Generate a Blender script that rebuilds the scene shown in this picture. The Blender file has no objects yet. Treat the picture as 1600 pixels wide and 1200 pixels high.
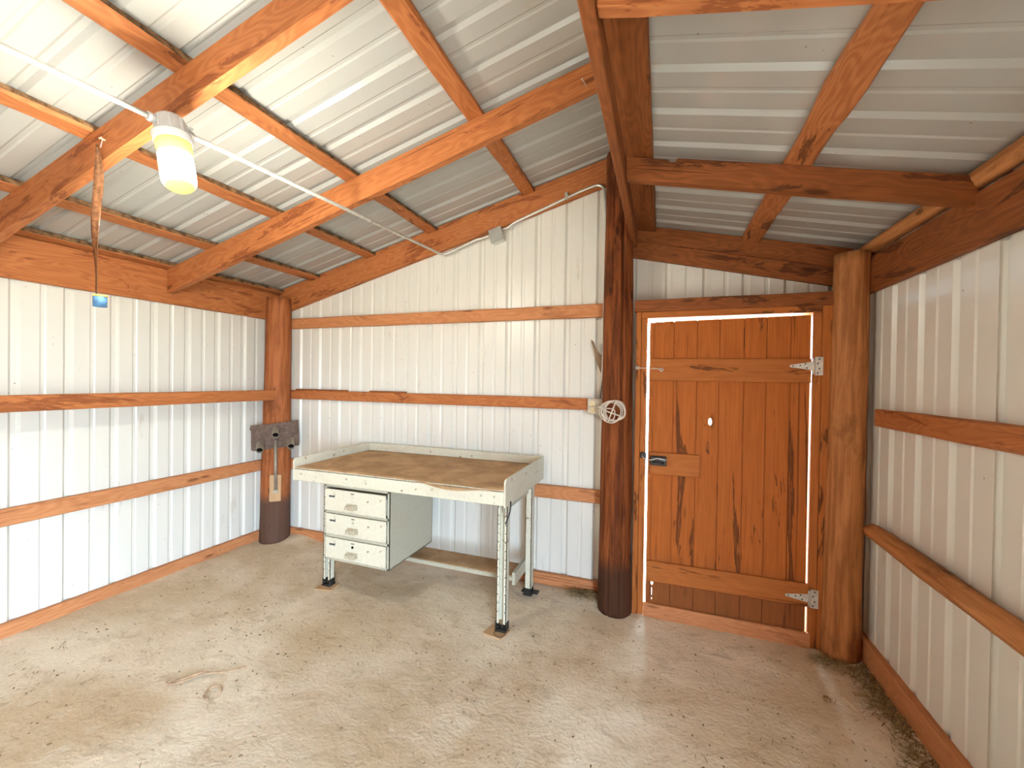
import bpy, bmesh, math, random
from mathutils import Vector, Matrix, noise
random.seed(7)
S = bpy.context.scene
COL = S.collection
PI = math.pi
V = Vector

# ------------------------------------------------------------------ materials
def new_mat(name):
    m = bpy.data.materials.new(name); m.use_nodes = True
    nt = m.node_tree; nt.nodes.clear()
    out = nt.nodes.new('ShaderNodeOutputMaterial')
    b = nt.nodes.new('ShaderNodeBsdfPrincipled')
    nt.links.new(b.outputs[0], out.inputs[0])
    return m, nt, b

class G:
    """small node-graph helper"""
    def __init__(s, nt): s.nt = nt
    def n(s, t, **kw):
        x = s.nt.nodes.new(t)
        for k, v in kw.items(): setattr(x, k, v)
        return x
    def put(s, sock, v):
        if hasattr(v, 'is_linked') or hasattr(v, 'links'): s.nt.links.new(v, sock)
        else: sock.default_value = v
    def math(s, op, a, b=None, c=None, clamp=False):
        x = s.n('ShaderNodeMath', operation=op); x.use_clamp = clamp
        s.put(x.inputs[0], a)
        if b is not None: s.put(x.inputs[1], b)
        if c is not None: s.put(x.inputs[2], c)
        return x.outputs[0]
    def vmath(s, op, a, b):
        x = s.n('ShaderNodeVectorMath', operation=op)
        s.put(x.inputs[0], a); s.put(x.inputs[1], b); return x.outputs[0]
    def mapping(s, vec, scale=(1, 1, 1), loc=(0, 0, 0)):
        x = s.n('ShaderNodeMapping'); s.put(x.inputs[0], vec)
        x.inputs['Scale'].default_value = scale; x.inputs['Location'].default_value = loc
        return x.outputs[0]
    def noise(s, vec, scale, detail=4, rough=0.55, dist=0.0):
        x = s.n('ShaderNodeTexNoise'); s.put(x.inputs['Vector'], vec)
        x.inputs['Scale'].default_value = scale; x.inputs['Detail'].default_value = detail
        x.inputs['Roughness'].default_value = rough; x.inputs['Distortion'].default_value = dist
        return x.outputs['Fac']
    def voronoi(s, vec, scale, rnd=1.0):
        x = s.n('ShaderNodeTexVoronoi'); s.put(x.inputs['Vector'], vec)
        x.inputs['Scale'].default_value = scale; x.inputs['Randomness'].default_value = rnd
        return x.outputs['Distance']
    def ramp(s, fac, a, b, lo=0.0, hi=1.0):
        x = s.n('ShaderNodeMapRange', interpolation_type='SMOOTHSTEP')
        s.put(x.inputs[0], fac); x.inputs[1].default_value = a; x.inputs[2].default_value = b
        x.inputs[3].default_value = lo; x.inputs[4].default_value = hi
        return x.outputs[0]
    def mix(s, fac, a, b, mode='MIX'):
        x = s.n('ShaderNodeMix', data_type='RGBA', blend_type=mode)
        s.put(x.inputs[0], fac); s.put(x.inputs[6], a); s.put(x.inputs[7], b)
        return x.outputs[2]
    def bump(s, h, strength, dist=0.01):
        x = s.n('ShaderNodeBump'); x.inputs['Strength'].default_value = strength
        x.inputs['Distance'].default_value = dist; s.put(x.inputs['Height'], h)
        return x.outputs[0]

def c4(c): return (c[0], c[1], c[2], 1.0)

def wood(name, light, dark, stain, stain_amt=0.5, band=1.0, rough=0.62, island=False, knots=1.0, spec=0.2, slen=1.7, ringw=0.22, weather=None):
    """sawn timber: grain along local X"""
    m, nt, b = new_mat(name); g = G(nt)
    co = g.n('ShaderNodeTexCoord').outputs['Object']
    rnd = g.n('ShaderNodeObjectInfo').outputs['Random']
    if island:
        isl = g.n('ShaderNodeNewGeometry').outputs['Random Per Island']
        rnd = g.math('ADD', rnd, isl)
    off = g.n('ShaderNodeCombineXYZ')
    g.put(off.inputs[0], g.math('MULTIPLY', rnd, 37.0)); g.put(off.inputs[1], g.math('MULTIPLY', rnd, 11.3)); g.put(off.inputs[2], g.math('MULTIPLY', rnd, 23.9))
    p = g.vmath('ADD', co, off.outputs[0])
    warp = g.noise(g.mapping(p, (1.6, 7, 7)), 1.0, 2)
    rings = g.math('ADD', g.math('MULTIPLY', warp, 16.0 * band), g.noise(g.mapping(p, (0.5, 14, 14)), 1.0, 3))
    ring = g.math('PINGPONG', g.math('MULTIPLY', rings, 1.0), 0.5)
    ring = g.ramp(ring, 0.05, 0.5)
    fine = g.noise(g.mapping(p, (3.5, 130, 130)), 1.0, 4, 0.6)
    grain = g.math('ADD', g.math('MULTIPLY', ring, ringw), g.math('MULTIPLY', fine, 1 - ringw))
    col = g.mix(g.ramp(grain, 0.22, 0.74), c4([0.35 * p_ + 0.65 * q_ for p_, q_ in zip(light, dark)]), c4(light))
    big = g.noise(g.mapping(p, (1.1, 3.5, 3.5)), 1.0, 3, 0.6)
    col = g.mix(g.math('MULTIPLY', g.ramp(big, 0.40, 0.75), 0.30), col, c4([x * 0.70 for x in light]))
    # damp stains with feathered edges that follow the grain
    st = g.noise(g.mapping(p, (slen, 9.0, 9.0)), 1.0, 7, 0.66, 0.6)
    smask = g.ramp(st, 0.60, 0.66)
    edge = g.math('SUBTRACT', g.ramp(st, 0.585, 0.61), g.ramp(st, 0.63, 0.69))
    sm = g.math('MULTIPLY', g.math('MAXIMUM', g.math('MULTIPLY', smask, 0.55), edge), stain_amt, clamp=True)
    col = g.mix(sm, col, c4(stain))
    ck = g.noise(g.mapping(p, (0.9, 55, 55)), 1.0, 2, 0.5, 0.3)
    col = g.mix(g.math('MULTIPLY', g.math('MULTIPLY', g.ramp(ck, 0.66, 0.70), g.ramp(big, 0.40, 0.55)), 0.7), col, c4([x * 0.45 for x in dark]))
    kd = g.voronoi(g.mapping(p, (2.0, 7.5, 7.5)), 1.0)
    kn = g.math('MULTIPLY', g.ramp(kd, 0.13, 0.05), 0.75 * knots)
    col = g.mix(kn, col, c4([x * 0.35 for x in dark]))
    if weather is not None:      # splash-darkened foot of upright boards
        sx = g.n('ShaderNodeSeparateXYZ'); g.put(sx.inputs[0], co)
        e = g.math('ADD', sx.outputs[0], g.math('MULTIPLY', st, 0.35))
        col = g.mix(g.math('MULTIPLY', g.ramp(e, weather + 0.30, weather + 0.02), 0.6), col, c4([light[0] * 0.30, light[1] * 0.42, light[2] * 0.9]))
    g.put(b.inputs['Base Color'], col)
    b.inputs['Roughness'].default_value = rough
    b.inputs['Specular IOR Level'].default_value = spec
    h = g.math('ADD', g.math('MULTIPLY', fine, 0.5), g.math('MULTIPLY', ring, 0.2))
    nt.links.new(g.bump(h, 0.35, 0.004), b.inputs['Normal'])
    return m

def simple(name, col, rough=0.5, metal=0.0, var=0.12, vscale=30, spec=0.5, bump=0.0):
    m, nt, b = new_mat(name); g = G(nt)
    co = g.n('ShaderNodeTexCoord').outputs['Object']
    f = g.noise(co, vscale, 5, 0.6)
    c = g.mix(g.ramp(f, 0.3, 0.7), c4([x * (1 - var) for x in col]), c4([min(1, x * (1 + var)) for x in col]))
    g.put(b.inputs['Base Color'], c)
    b.inputs['Roughness'].default_value = rough; b.inputs['Metallic'].default_value = metal
    b.inputs['Specular IOR Level'].default_value = spec
    if bump: nt.links.new(g.bump(f, bump, 0.003), b.inputs['Normal'])
    return m

def sheet_metal(name, col, rough=0.32, dent=0.12):
    """painted ribbed steel with fly specks, faint rust drips and slight oil-canning"""
    m, nt, b = new_mat(name); g = G(nt)
    co = g.n('ShaderNodeTexCoord').outputs['Object']
    big = g.noise(co, 1.4, 3)
    c = g.mix(big, c4([x * 0.94 for x in col]), c4(col))
    vd = g.voronoi(co, 17.0)
    pick = g.ramp(g.noise(co, 5.0, 2), 0.5, 0.62)
    spk = g.math('MULTIPLY', g.ramp(vd, 0.085, 0.04), pick)
    c = g.mix(g.math('MULTIPLY', spk, 0.75), c, (0.16, 0.11, 0.06, 1))
    dirt = g.ramp(g.noise(g.mapping(co, (9, 9, 2.2)), 1.0, 7, 0.72), 0.62, 0.72)
    c = g.mix(g.math('MULTIPLY', dirt, 0.35), c, (0.40, 0.31, 0.20, 1))
    g.put(b.inputs['Base Color'], c)
    b.inputs['Roughness'].default_value = rough
    b.inputs['Specular IOR Level'].default_value = 0.45
    h = g.noise(co, 3.2, 2, 0.5)
    nt.links.new(g.bump(h, dent, 0.03), b.inputs['Normal'])
    return m

def chipped(name, col, chip, lo=0.62, rough=0.45, scale=16):
    """old enamel with chips showing rust"""
    m, nt, b = new_mat(name); g = G(nt)
    co = g.n('ShaderNodeTexCoord').outputs['Object']
    n1 = g.noise(co, scale, 8, 0.72)
    n2 = g.noise(co, scale * 3.1, 3, 0.6)
    ch = g.ramp(n1, lo, lo + 0.03)
    sp = g.ramp(g.voronoi(co, scale * 2.3), 0.12, 0.06)
    sp = g.math('MULTIPLY', sp, g.ramp(g.noise(co, 7, 2), 0.5, 0.58))
    base = g.mix(g.ramp(n2, 0.3, 0.7), c4([x * 0.92 for x in col]), c4(col))
    base = g.mix(g.math('MULTIPLY', g.ramp(g.noise(co, 5, 5, 0.65), 0.5, 0.75), 0.3), base, (0.42, 0.33, 0.2, 1))
    bv = g.n('ShaderNodeBevel'); bv.samples = 4; bv.inputs['Radius'].default_value = 0.007
    gn = g.n('ShaderNodeNewGeometry').outputs['Normal']
    dt = g.n('ShaderNodeVectorMath', operation='DOT_PRODUCT'); g.put(dt.inputs[0], bv.outputs[0]); g.put(dt.inputs[1], gn)
    edge = g.math('MULTIPLY', g.ramp(dt.outputs['Value'], 0.97, 0.85), g.ramp(g.noise(co, 38, 5, 0.7), 0.47, 0.56))
    c = g.mix(g.math('MAXIMUM', g.math('MAXIMUM', ch, sp), g.math('MULTIPLY', edge, 0.8)), base, c4(chip))
    g.put(b.inputs['Base Color'], c)
    b.inputs['Roughness'].default_value = rough
    nt.links.new(g.bump(g.math('SUBTRACT', 1.0, ch), 0.25, 0.002), b.inputs['Normal'])
    return m

def floor_mat():
    m, nt, b = new_mat('dusty_concrete'); g = G(nt)
    co = g.n('ShaderNodeTexCoord').outputs['Object']
    big = g.noise(co, 1.1, 5, 0.6, 0.4)
    c = g.mix(g.ramp(big, 0.35, 0.68), (0.53, 0.405, 0.262, 1), (0.76, 0.665, 0.515, 1))
    mid = g.noise(g.mapping(co, (1, 1.5, 1)), 7.0, 7, 0.68, 0.5)
    c = g.mix(g.math('MULTIPLY', g.ramp(mid, 0.52, 0.70), 0.45), c, (0.31, 0.225, 0.135, 1))
    c = g.mix(g.math('MULTIPLY', g.ramp(mid, 0.46, 0.30), 0.45), c, (0.68, 0.61, 0.50, 1))
    # droppings / crumbs trodden into the dust
    area = g.ramp(g.noise(co, 1.7, 3), 0.42, 0.60)
    vd = g.voronoi(g.vmath('ADD', co, g.n('ShaderNodeTexNoise').outputs['Color']), 23.0)
    sp = g.math('MULTIPLY', g.ramp(vd, 0.17, 0.08), area)
    n3 = g.ramp(g.noise(co, 36.0, 6, 0.72), 0.64, 0.70)
    sp = g.math('MAXIMUM', g.math('MULTIPLY', sp, 0.6), g.math('MULTIPLY', n3, g.math('MULTIPLY', area, 0.8)))
    c = g.mix(sp, c, (0.15, 0.10, 0.05, 1))
    # smoother troweled patches where the dust is worn thin
    gr = g.noise(co, 55, 5, 0.7)
    c = g.mix(g.math('MULTIPLY', g.ramp(gr, 0.56, 0.74), 0.4), c, (0.24, 0.165, 0.095, 1))
    c = g.mix(g.math('MULTIPLY', g.ramp(gr, 0.40, 0.26), 0.35), c, (0.74, 0.66, 0.54, 1))
    g.put(b.inputs['Base Color'], c)
    b.inputs['Roughness'].default_value = 0.85
    b.inputs['Specular IOR Level'].default_value = 0.2
    h = g.math('ADD', g.math('MULTIPLY', mid, 0.7), g.math('MULTIPLY', g.noise(co, 60, 4), 0.3))
    nt.links.new(g.bump(h, 0.85, 0.014), b.inputs['Normal'])
    return m

def log_mat(name, light, dark, rough=0.65, butt=None):
    """peeled pole, grain along local X (the log's axis)"""
    m, nt, b = new_mat(name); g = G(nt)
    co = g.n('ShaderNodeTexCoord').outputs['Object']
    rnd = g.n('ShaderNodeObjectInfo').outputs['Random']
    off = g.n('ShaderNodeCombineXYZ'); g.put(off.inputs[0], g.math('MULTIPLY', rnd, 41.0)); g.put(off.inputs[1], g.math('MULTIPLY', rnd, 17.0))
    p = g.vmath('ADD', co, off.outputs[0])
    st = g.noise(g.mapping(p, (2.2, 34, 34)), 1.0, 6, 0.66, 0.4)
    c = g.mix(g.ramp(st, 0.34, 0.66), c4(dark), c4(light))
    bl = g.noise(g.mapping(p, (2.6, 6, 6)), 1.0, 6, 0.66)
    c = g.mix(g.math('MULTIPLY', g.ramp(bl, 0.52, 0.66), 0.65), c, c4([x * 0.55 for x in dark]))
    kd = g.voronoi(g.mapping(p, (3.4, 9, 9)), 1.0)
    c = g.mix(g.math('MULTIPLY', g.ramp(kd, 0.14, 0.07), 0.8), c, c4([x * 0.3 for x in dark]))
    if butt:
        sx = g.n('ShaderNodeSeparateXYZ'); g.put(sx.inputs[0], co)
        e = g.math('ADD', sx.outputs[0], g.math('MULTIPLY', bl, 0.14))
        c = g.mix(g.math('MULTIPLY', g.ramp(e, butt[0] + 0.10, butt[0] - 0.03), 0.85), c, c4(butt[1]))
    g.put(b.inputs['Base Color'], c)
    b.inputs['Roughness'].default_value = rough; b.inputs['Specular IOR Level'].default_value = 0.15
    nt.links.new(g.bump(st, 0.5, 0.006), b.inputs['Normal'])
    return m

def lamp_glass():
    """frosted amber jar, hottest where the bulb sits behind it"""
    m, nt, b = new_mat('amber_lamp_jar'); g = G(nt)
    co = g.n('ShaderNodeTexCoord').outputs['Object']
    sep = g.n('ShaderNodeSeparateXYZ'); g.put(sep.inputs[0], co)
    z = sep.outputs[2]
    up = g.ramp(z, 0.050, 0.000)      # 0 near the collar, 1 at the bulb
    dn = g.ramp(z, -0.098, -0.030)
    k = g.math('MULTIPLY', up, dn)
    k = g.math('POWER', k, 3.0)
    em = g.math('ADD', g.math('MULTIPLY', k, LAMP), g.math('ADD', 0.75, g.math('MULTIPLY', g.math('MULTIPLY', g.ramp(z, 0.06, 0.01), g.ramp(z, -0.115, -0.06)), 0.5)))
    col = g.mix(g.ramp(k, 0.0, 0.12), (1.0, 0.66, 0.17, 1), (1.0, 0.98, 0.84, 1))
    b.inputs['Base Color'].default_value = (0.8, 0.6, 0.25, 1)
    b.inputs['Roughness'].default_value = 0.25
    g.put(b.inputs['Emission Color'], col); g.put(b.inputs['Emission Strength'], em)
    return m

LAMP = 560.0
M = {}
M['board'] = wood('orange_fir_board', (0.46, 0.165, 0.055), (0.27, 0.075, 0.021), (0.15, 0.036, 0.011), 0.65)
M['clean'] = wood('newer_fir_board', (0.54, 0.235, 0.10), (0.37, 0.13, 0.047), (0.22, 0.07, 0.025), 0.4)
M['bark'] = wood('waney_fir_purlin', (0.44, 0.160, 0.055), (0.23, 0.066, 0.020), (0.10, 0.034, 0.013), 0.85, 1.2)
M['barkedge'] = simple('dark_bark_edge', (0.155, 0.085, 0.042), 0.9, 0, 0.75, 28, 0.15, 0.6)
M['brown'] = wood('shaded_brown_board', (0.27, 0.085, 0.024), (0.13, 0.036, 0.010), (0.06, 0.018, 0.006), 0.75)  # board colour darkened to paint in the weaker light on the right side
M['door'] = wood('cedar_door_plank', (0.44, 0.128, 0.024), (0.27, 0.068, 0.012), (0.085, 0.026, 0.008), 0.85, 0.35, 0.6, True, 0.7, 0.12, 0.75, 0.08, -0.62)
M['ledge'] = wood('cedar_door_ledge', (0.43, 0.142, 0.034), (0.28, 0.080, 0.018), (0.09, 0.028, 0.009), 0.85, 0.5, 0.6, False, 0.8, 0.12, 1.5, 0.12)
M['log_dark'] = log_mat('dark_peeled_log', (0.24, 0.068, 0.018), (0.08, 0.020, 0.006), 0.75, (-1.12, (0.05, 0.022, 0.012)))
M['log_tan'] = log_mat('tan_peeled_log', (0.50, 0.215, 0.078), (0.29, 0.11, 0.037))
M['log_red'] = log_mat('red_peeled_log', (0.40, 0.135, 0.048), (0.24, 0.072, 0.022), 0.65, (-0.66, (0.060, 0.042, 0.034)))
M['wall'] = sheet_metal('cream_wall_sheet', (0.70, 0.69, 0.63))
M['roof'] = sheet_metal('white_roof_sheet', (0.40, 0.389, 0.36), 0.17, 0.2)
M['floor'] = floor_mat()
M['enamel'] = chipped('cream_chipped_enamel', (0.61, 0.585, 0.465), (0.20, 0.125, 0.06), 0.625)
M['enamel2'] = chipped('shaded_enamel', (0.42, 0.405, 0.315), (0.22, 0.15, 0.09), 0.68)  # bench enamel darkened, carries the shade of the cabinet side in its colour
def hardboard():
    m, nt, b = new_mat('brown_hardboard'); g = G(nt)
    co = g.n('ShaderNodeTexCoord').outputs['Object']
    a = g.noise(co, 5, 6, 0.62, 0.4); f = g.noise(co, 60, 3)
    c = g.mix(g.ramp(a, 0.32, 0.66), (0.33, 0.195, 0.095, 1), (0.50, 0.325, 0.175, 1))
    c = g.mix(g.math('MULTIPLY', g.ramp(g.noise(g.mapping(co, (3, 9, 1)), 1.6, 6, 0.7), 0.58, 0.70), 0.6), c, (0.66, 0.52, 0.36, 1))
    c = g.mix(g.math('MULTIPLY', g.ramp(f, 0.6, 0.75), 0.35), c, (0.22, 0.13, 0.06, 1))
    g.put(b.inputs['Base Color'], c); b.inputs['Roughness'].default_value = 0.75; b.inputs['Specular IOR Level'].default_value = 0.2
    nt.links.new(g.bump(a, 0.3, 0.004), b.inputs['Normal'])
    return m
M['hardboard'] = hardboard()
M['galv'] = simple('galvanised_steel', (0.62, 0.62, 0.58), 0.38, 0.75, 0.1, 40)
M['greybox'] = simple('grey_cover_plate', (0.36, 0.36, 0.33), 0.5, 0.4, 0.08, 20)
M['zinc'] = simple('zinc_hinge', (0.58, 0.55, 0.48), 0.5, 0.45, 0.12, 40)
M['rust'] = simple('rusty_steel', (0.125, 0.082, 0.062), 0.75, 0.1, 0.3, 26, 0.3, 0.4)
M['pipe'] = simple('dull_pipe', (0.31, 0.265, 0.205), 0.5, 0.4, 0.15, 30)
M['black'] = simple('black_iron', (0.018, 0.016, 0.014), 0.5, 0.2, 0.3, 30)
M['hole'] = simple('dark_bore', (0.006, 0.005, 0.004), 0.95, 0, 0.1, 10, 0.05)
M['lampgrey'] = simple('pale_grey_cast_metal', (0.66, 0.67, 0.66), 0.45, 0.15, 0.06, 30)
M['jar'] = lamp_glass()
M['amber'] = simple('amber_fly_paper', (0.15, 0.062, 0.026), 0.10, 0, 0.4, 60, 1.0)
M['blue'] = simple('blue_card_tube', (0.075, 0.19, 0.36), 0.6, 0, 0.25, 60)
M['yellow'] = simple('yellow_band', (0.75, 0.52, 0.10), 0.6, 0, 0.1, 40)
M['cable'] = simple('off_white_cable', (0.62, 0.54, 0.45), 0.5, 0, 0.08, 40)
M['ivory'] = simple('ivory_outlet', (0.80, 0.70, 0.46), 0.4, 0, 0.05, 40)
def hay_mat():
    m, nt, b = new_mat('dry_hay'); g = G(nt)
    r = g.n('ShaderNodeNewGeometry').outputs['Random Per Island']
    c = g.mix(g.ramp(r, 0.0, 0.7), (0.115, 0.075, 0.032, 1), (0.27, 0.185, 0.08, 1))
    c = g.mix(g.ramp(r, 0.84, 0.95), c, (0.52, 0.40, 0.20, 1))
    g.put(b.inputs['Base Color'], c); b.inputs['Roughness'].default_value = 0.85; b.inputs['Specular IOR Level'].default_value = 0.2
    return m
M['hay'] = hay_mat()
M['straw'] = simple('pale_straw', (0.72, 0.58, 0.36), 0.6, 0, 0.1, 12)
M['weed'] = simple('dry_weed_root', (0.36, 0.235, 0.135), 0.85, 0, 0.3, 40)
M['clod'] = simple('dirt_clod', (0.27, 0.175, 0.085), 0.95, 0, 0.3, 60, 0.2, 0.5)
M['crumb'] = simple('dark_crumbs', (0.17, 0.11, 0.055), 0.95, 0, 0.4, 12, 0.2)
M['tanpad'] = wood('tan_wood_pad', (0.52, 0.33, 0.175), (0.40, 0.235, 0.115), (0.25, 0.13, 0.06), 0.3)
M['horn'] = simple('brown_curved_wood', (0.20, 0.115, 0.055), 0.6, 0, 0.2, 20)
M['ground'] = simple('outside_gravel', (0.46, 0.40, 0.31), 0.95, 0, 0.2, 3)
M['plate'] = simple('dusty_zinc_plate', (0.42, 0.385, 0.31), 0.5, 0.3, 0.12, 40)
M['pull'] = simple('worn_drawer_pull', (0.46, 0.41, 0.31), 0.45, 0.3, 0.25, 60)
M['slot'] = simple('dark_label_slot', (0.05, 0.06, 0.065), 0.5, 0, 0.2, 40)

# ------------------------------------------------------------------ building helpers
def frame(o, x, zh=(0, 0, 1)):
    x = V(x).normalized(); zh = V(zh)
    if abs(x.dot(zh.normalized())) > 0.98: zh = V((0, 1, 0)) if abs(x.y) < 0.9 else V((1, 0, 0))
    y = zh.cross(x).normalized(); z = x.cross(y)
    return Matrix(((x.x, y.x, z.x, o[0]), (x.y, y.y, z.y, o[1]), (x.z, y.z, z.z, o[2]), (0, 0, 0, 1)))

def link(name, bm, mat, mw=None, parent=None, smooth=False):
    """bm is in world space; the object's own axes are those of mw"""
    mw = mw or Matrix()
    bmesh.ops.recalc_face_normals(bm, faces=bm.faces)
    bm.transform(mw.inverted())
    me = bpy.data.meshes.new(name); bm.to_mesh(me); bm.free()
    if smooth:
        for p in me.polygons: p.use_smooth = True
    for mm in (mat if isinstance(mat, (list, tuple)) else [mat]): me.materials.append(mm)
    o = bpy.data.objects.new(name, me); COL.objects.link(o)
    o.matrix_basis = mw
    if parent: child(o, parent)
    return o

def world_of(o): return o.matrix_basis
def child(o, parent):
    o.parent = parent; o.matrix_parent_inverse = world_of(parent).inverted()

def tag(o, label, cat, group=None):
    o['label'] = label; o['category'] = cat
    if group: o['group'] = group
    return o

def struct(o): o['kind'] = 'structure'; return o

def thing(name, label, cat, loc, group=None):
    o = bpy.data.objects.new(name, None); COL.objects.link(o)
    o.matrix_basis = Matrix.Translation(V(loc)); o.empty_display_size = 0.05
    return tag(o, label, cat, group)

def add_box(bm, lo, hi, bev=0.0, mi=0):
    r = bmesh.ops.create_cube(bm, size=1.0)
    vs = r['verts']
    for v in vs:
        v.co = V([lo[i] + (v.co[i] + 0.5) * (hi[i] - lo[i]) for i in range(3)])
    fs = list({f for v in vs for f in v.link_faces})
    for f in fs: f.material_index = mi
    if bev:
        es = list({e for v in vs for e in v.link_edges})
        bmesh.ops.bevel(bm, geom=es, offset=bev, segments=1, affect='EDGES')
    return vs

def box(name, lo, hi, mat, parent=None, bev=0.003, axis='x'):
    bm = bmesh.new(); add_box(bm, lo, hi, bev)
    c = [(lo[i] + hi[i]) / 2 for i in range(3)]
    d = {'x': (1, 0, 0), 'y': (0, 1, 0), 'z': (0, 0, 1)}[axis]
    return link(name, bm, mat, frame(c, d), parent)

def beam(name, a, b, w, h, mat, up=(0, 0, 1), parent=None, cham=0.004, rough=0.0015, seg=None, twist=0.0, edge=None):
    """sawn timber from a to b (centres of its ends): w sideways, h along up"""
    a, b = V(a), V(b); L = (b - a).length
    mw = frame((a + b) / 2, b - a, up)
    n = seg or max(2, int(L / 0.12))
    bm = bmesh.new(); rings = []
    sd = random.random() * 100
    for i in range(n + 1):
        t = i / n; x = (t - 0.5) * L
        pts = []
        for (sy, sz) in ((-1, -1), (1, -1), (1, 1), (-1, 1)):
            jy = noise.noise(V((x * 3 + sd, sy * 5, sz * 7))) * rough
            jz = noise.noise(V((x * 3 + sd, sy * 9 + 30, sz * 4))) * rough * (0.1 if sz > 0 and rough > 0.0045 else 1)
            cy, cz = sy * w / 2 + jy, sz * h / 2 + jz
            c = cham * (1 + 1.5 * max(0, noise.noise(V((x * 2.2 + sd, sy * 3 + 9, sz * 3)))) * (rough > 0.002) * 3)
            p1, p2 = (cy - sy * c, cz), (cy, cz - sz * c)
            pts += [p1, p2] if sy * sz < 0 else [p2, p1]
        an = twist * (t - 0.5)
        ring = []
        for (y, z) in pts:
            y2, z2 = y * math.cos(an) - z * math.sin(an), y * math.sin(an) + z * math.cos(an)
            ring.append(bm.verts.new(mw @ V((x, y2, z2))))
        rings.append(ring)
    for r0, r1 in zip(rings, rings[1:]):
        for k in range(8):
            f = bm.faces.new((r0[k], r0[(k + 1) % 8], r1[(k + 1) % 8], r1[k]))
            if edge and k in (2, 3, 6, 7): f.material_index = 1
    bm.faces.new(rings[0]); bm.faces.new(rings[-1])
    return link(name, bm, [mat, edge] if edge else mat, mw, parent)

def prism(name, pts, ext, mat, xdir=None, parent=None, bev=0.003, up=(0, 0, 1)):
    """closed polygon pts (world) extruded by ext"""
    bm = bmesh.new(); e = V(ext)
    a = [bm.verts.new(V(p)) for p in pts]; b = [bm.verts.new(V(p) + e) for p in pts]
    n = len(pts)
    bm.faces.new(a); bm.faces.new(b[::-1])
    for i in range(n): bm.faces.new((a[i], a[(i + 1) % n], b[(i + 1) % n], b[i]))
    if bev: bmesh.ops.bevel(bm, geom=list(bm.edges), offset=bev, segments=1, affect='EDGES')
    c = sum((V(p) for p in pts), V()) / n + e / 2
    return link(name, bm, mat, frame(c, xdir or (V(pts[1]) - V(pts[0])), up), parent)

def add_tube(bm, pts, r, sides=10, cap=True, closed=False, mi=0):
    pts = [V(p) for p in pts]; n = len(pts); rings = []
    rr = r if isinstance(r, (list, tuple)) else [r] * n
    prev = None
    for i, p in enumerate(pts):
        if closed: d = pts[(i + 1) % n] - pts[i - 1]
        else: d = pts[min(i + 1, n - 1)] - pts[max(i - 1, 0)]
        d.normalize()
        if prev is None:
            u = d.orthogonal().normalized()
        else:
            u = (prev - d * prev.dot(d)).normalized()
        prev = u; w = d.cross(u)
        rings.append([bm.verts.new(p + (u * math.cos(2 * PI * k / sides) + w * math.sin(2 * PI * k / sides)) * rr[i]) for k in range(sides)])
    last = n if closed else n - 1
    for i in range(last):
        r0, r1 = rings[i], rings[(i + 1) % n]
        for k in range(sides):
            f = bm.faces.new((r0[k], r0[(k + 1) % sides], r1[(k + 1) % sides], r1[k])); f.material_index = mi; f.smooth = True
    if cap and not closed:
        for r_ in (rings[0], rings[-1]):
            f = bm.faces.new(r_); f.material_index = mi

def tube(name, pts, r, mat, parent=None, sides=10, closed=False, origin=None):
    bm = bmesh.new(); add_tube(bm, pts, r, sides, True, closed)
    c = V(origin) if origin else sum((V(p) for p in pts), V()) / len(pts)
    return link(name, bm, mat, Matrix.Translation(c), parent)

def fillet(pts, rad=0.06, n=6):
    """round the corners of a polyline"""
    pts = [V(p) for p in pts]; out = [pts[0]]
    for a, b, c in zip(pts, pts[1:], pts[2:]):
        r = min(rad, (a - b).length * 0.49, (c - b).length * 0.49)
        p, q = b + (a - b).normalized() * r, b + (c - b).normalized() * r
        for k in range(n + 1):
            t = k / n; out.append(p * (1 - t) ** 2 + b * 2 * t * (1 - t) + q * t * t)
    out.append(pts[-1]); return out

def add_cyl(bm, a, b, r, r2=None, sides=16, mi=0):
    a, b = V(a), V(b); add_tube(bm, [a, b], [r, r2 if r2 is not None else r], sides, True, False, mi)

def cyl(name, a, b, r, mat, parent=None, r2=None, sides=16):
    bm = bmesh.new(); add_cyl(bm, a, b, r, r2, sides)
    return link(name, bm, mat, frame((V(a) + V(b)) / 2, V(b) - V(a)), parent)

def lathe(name, prof, c, mat, parent=None, sides=32, smooth=True):
    """prof: (radius, z) pairs from c"""
    bm = bmesh.new(); c = V(c); rings = []
    for r, z in prof:
        if r < 1e-5: rings.append([bm.verts.new(c + V((0, 0, z)))])
        else: rings.append([bm.verts.new(c + V((r * math.cos(2 * PI * k / sides), r * math.sin(2 * PI * k / sides), z))) for k in range(sides)])
    for a, b in zip(rings, rings[1:]):
        for k in range(sides):
            k2 = (k + 1) % sides
            if len(a) == 1 and len(b) == 1: continue
            if len(a) == 1: bm.faces.new((a[0], b[k], b[k2]))
            elif len(b) == 1: bm.faces.new((a[k], a[k2], b[0]))
            else: bm.faces.new((a[k], a[k2], b[k2], b[k]))
    for r_ in (rings[0], rings[-1]):
        if len(r_) > 2: bm.faces.new(r_)
    return link(name, bm, mat, Matrix.Translation(c), parent, smooth)

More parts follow.
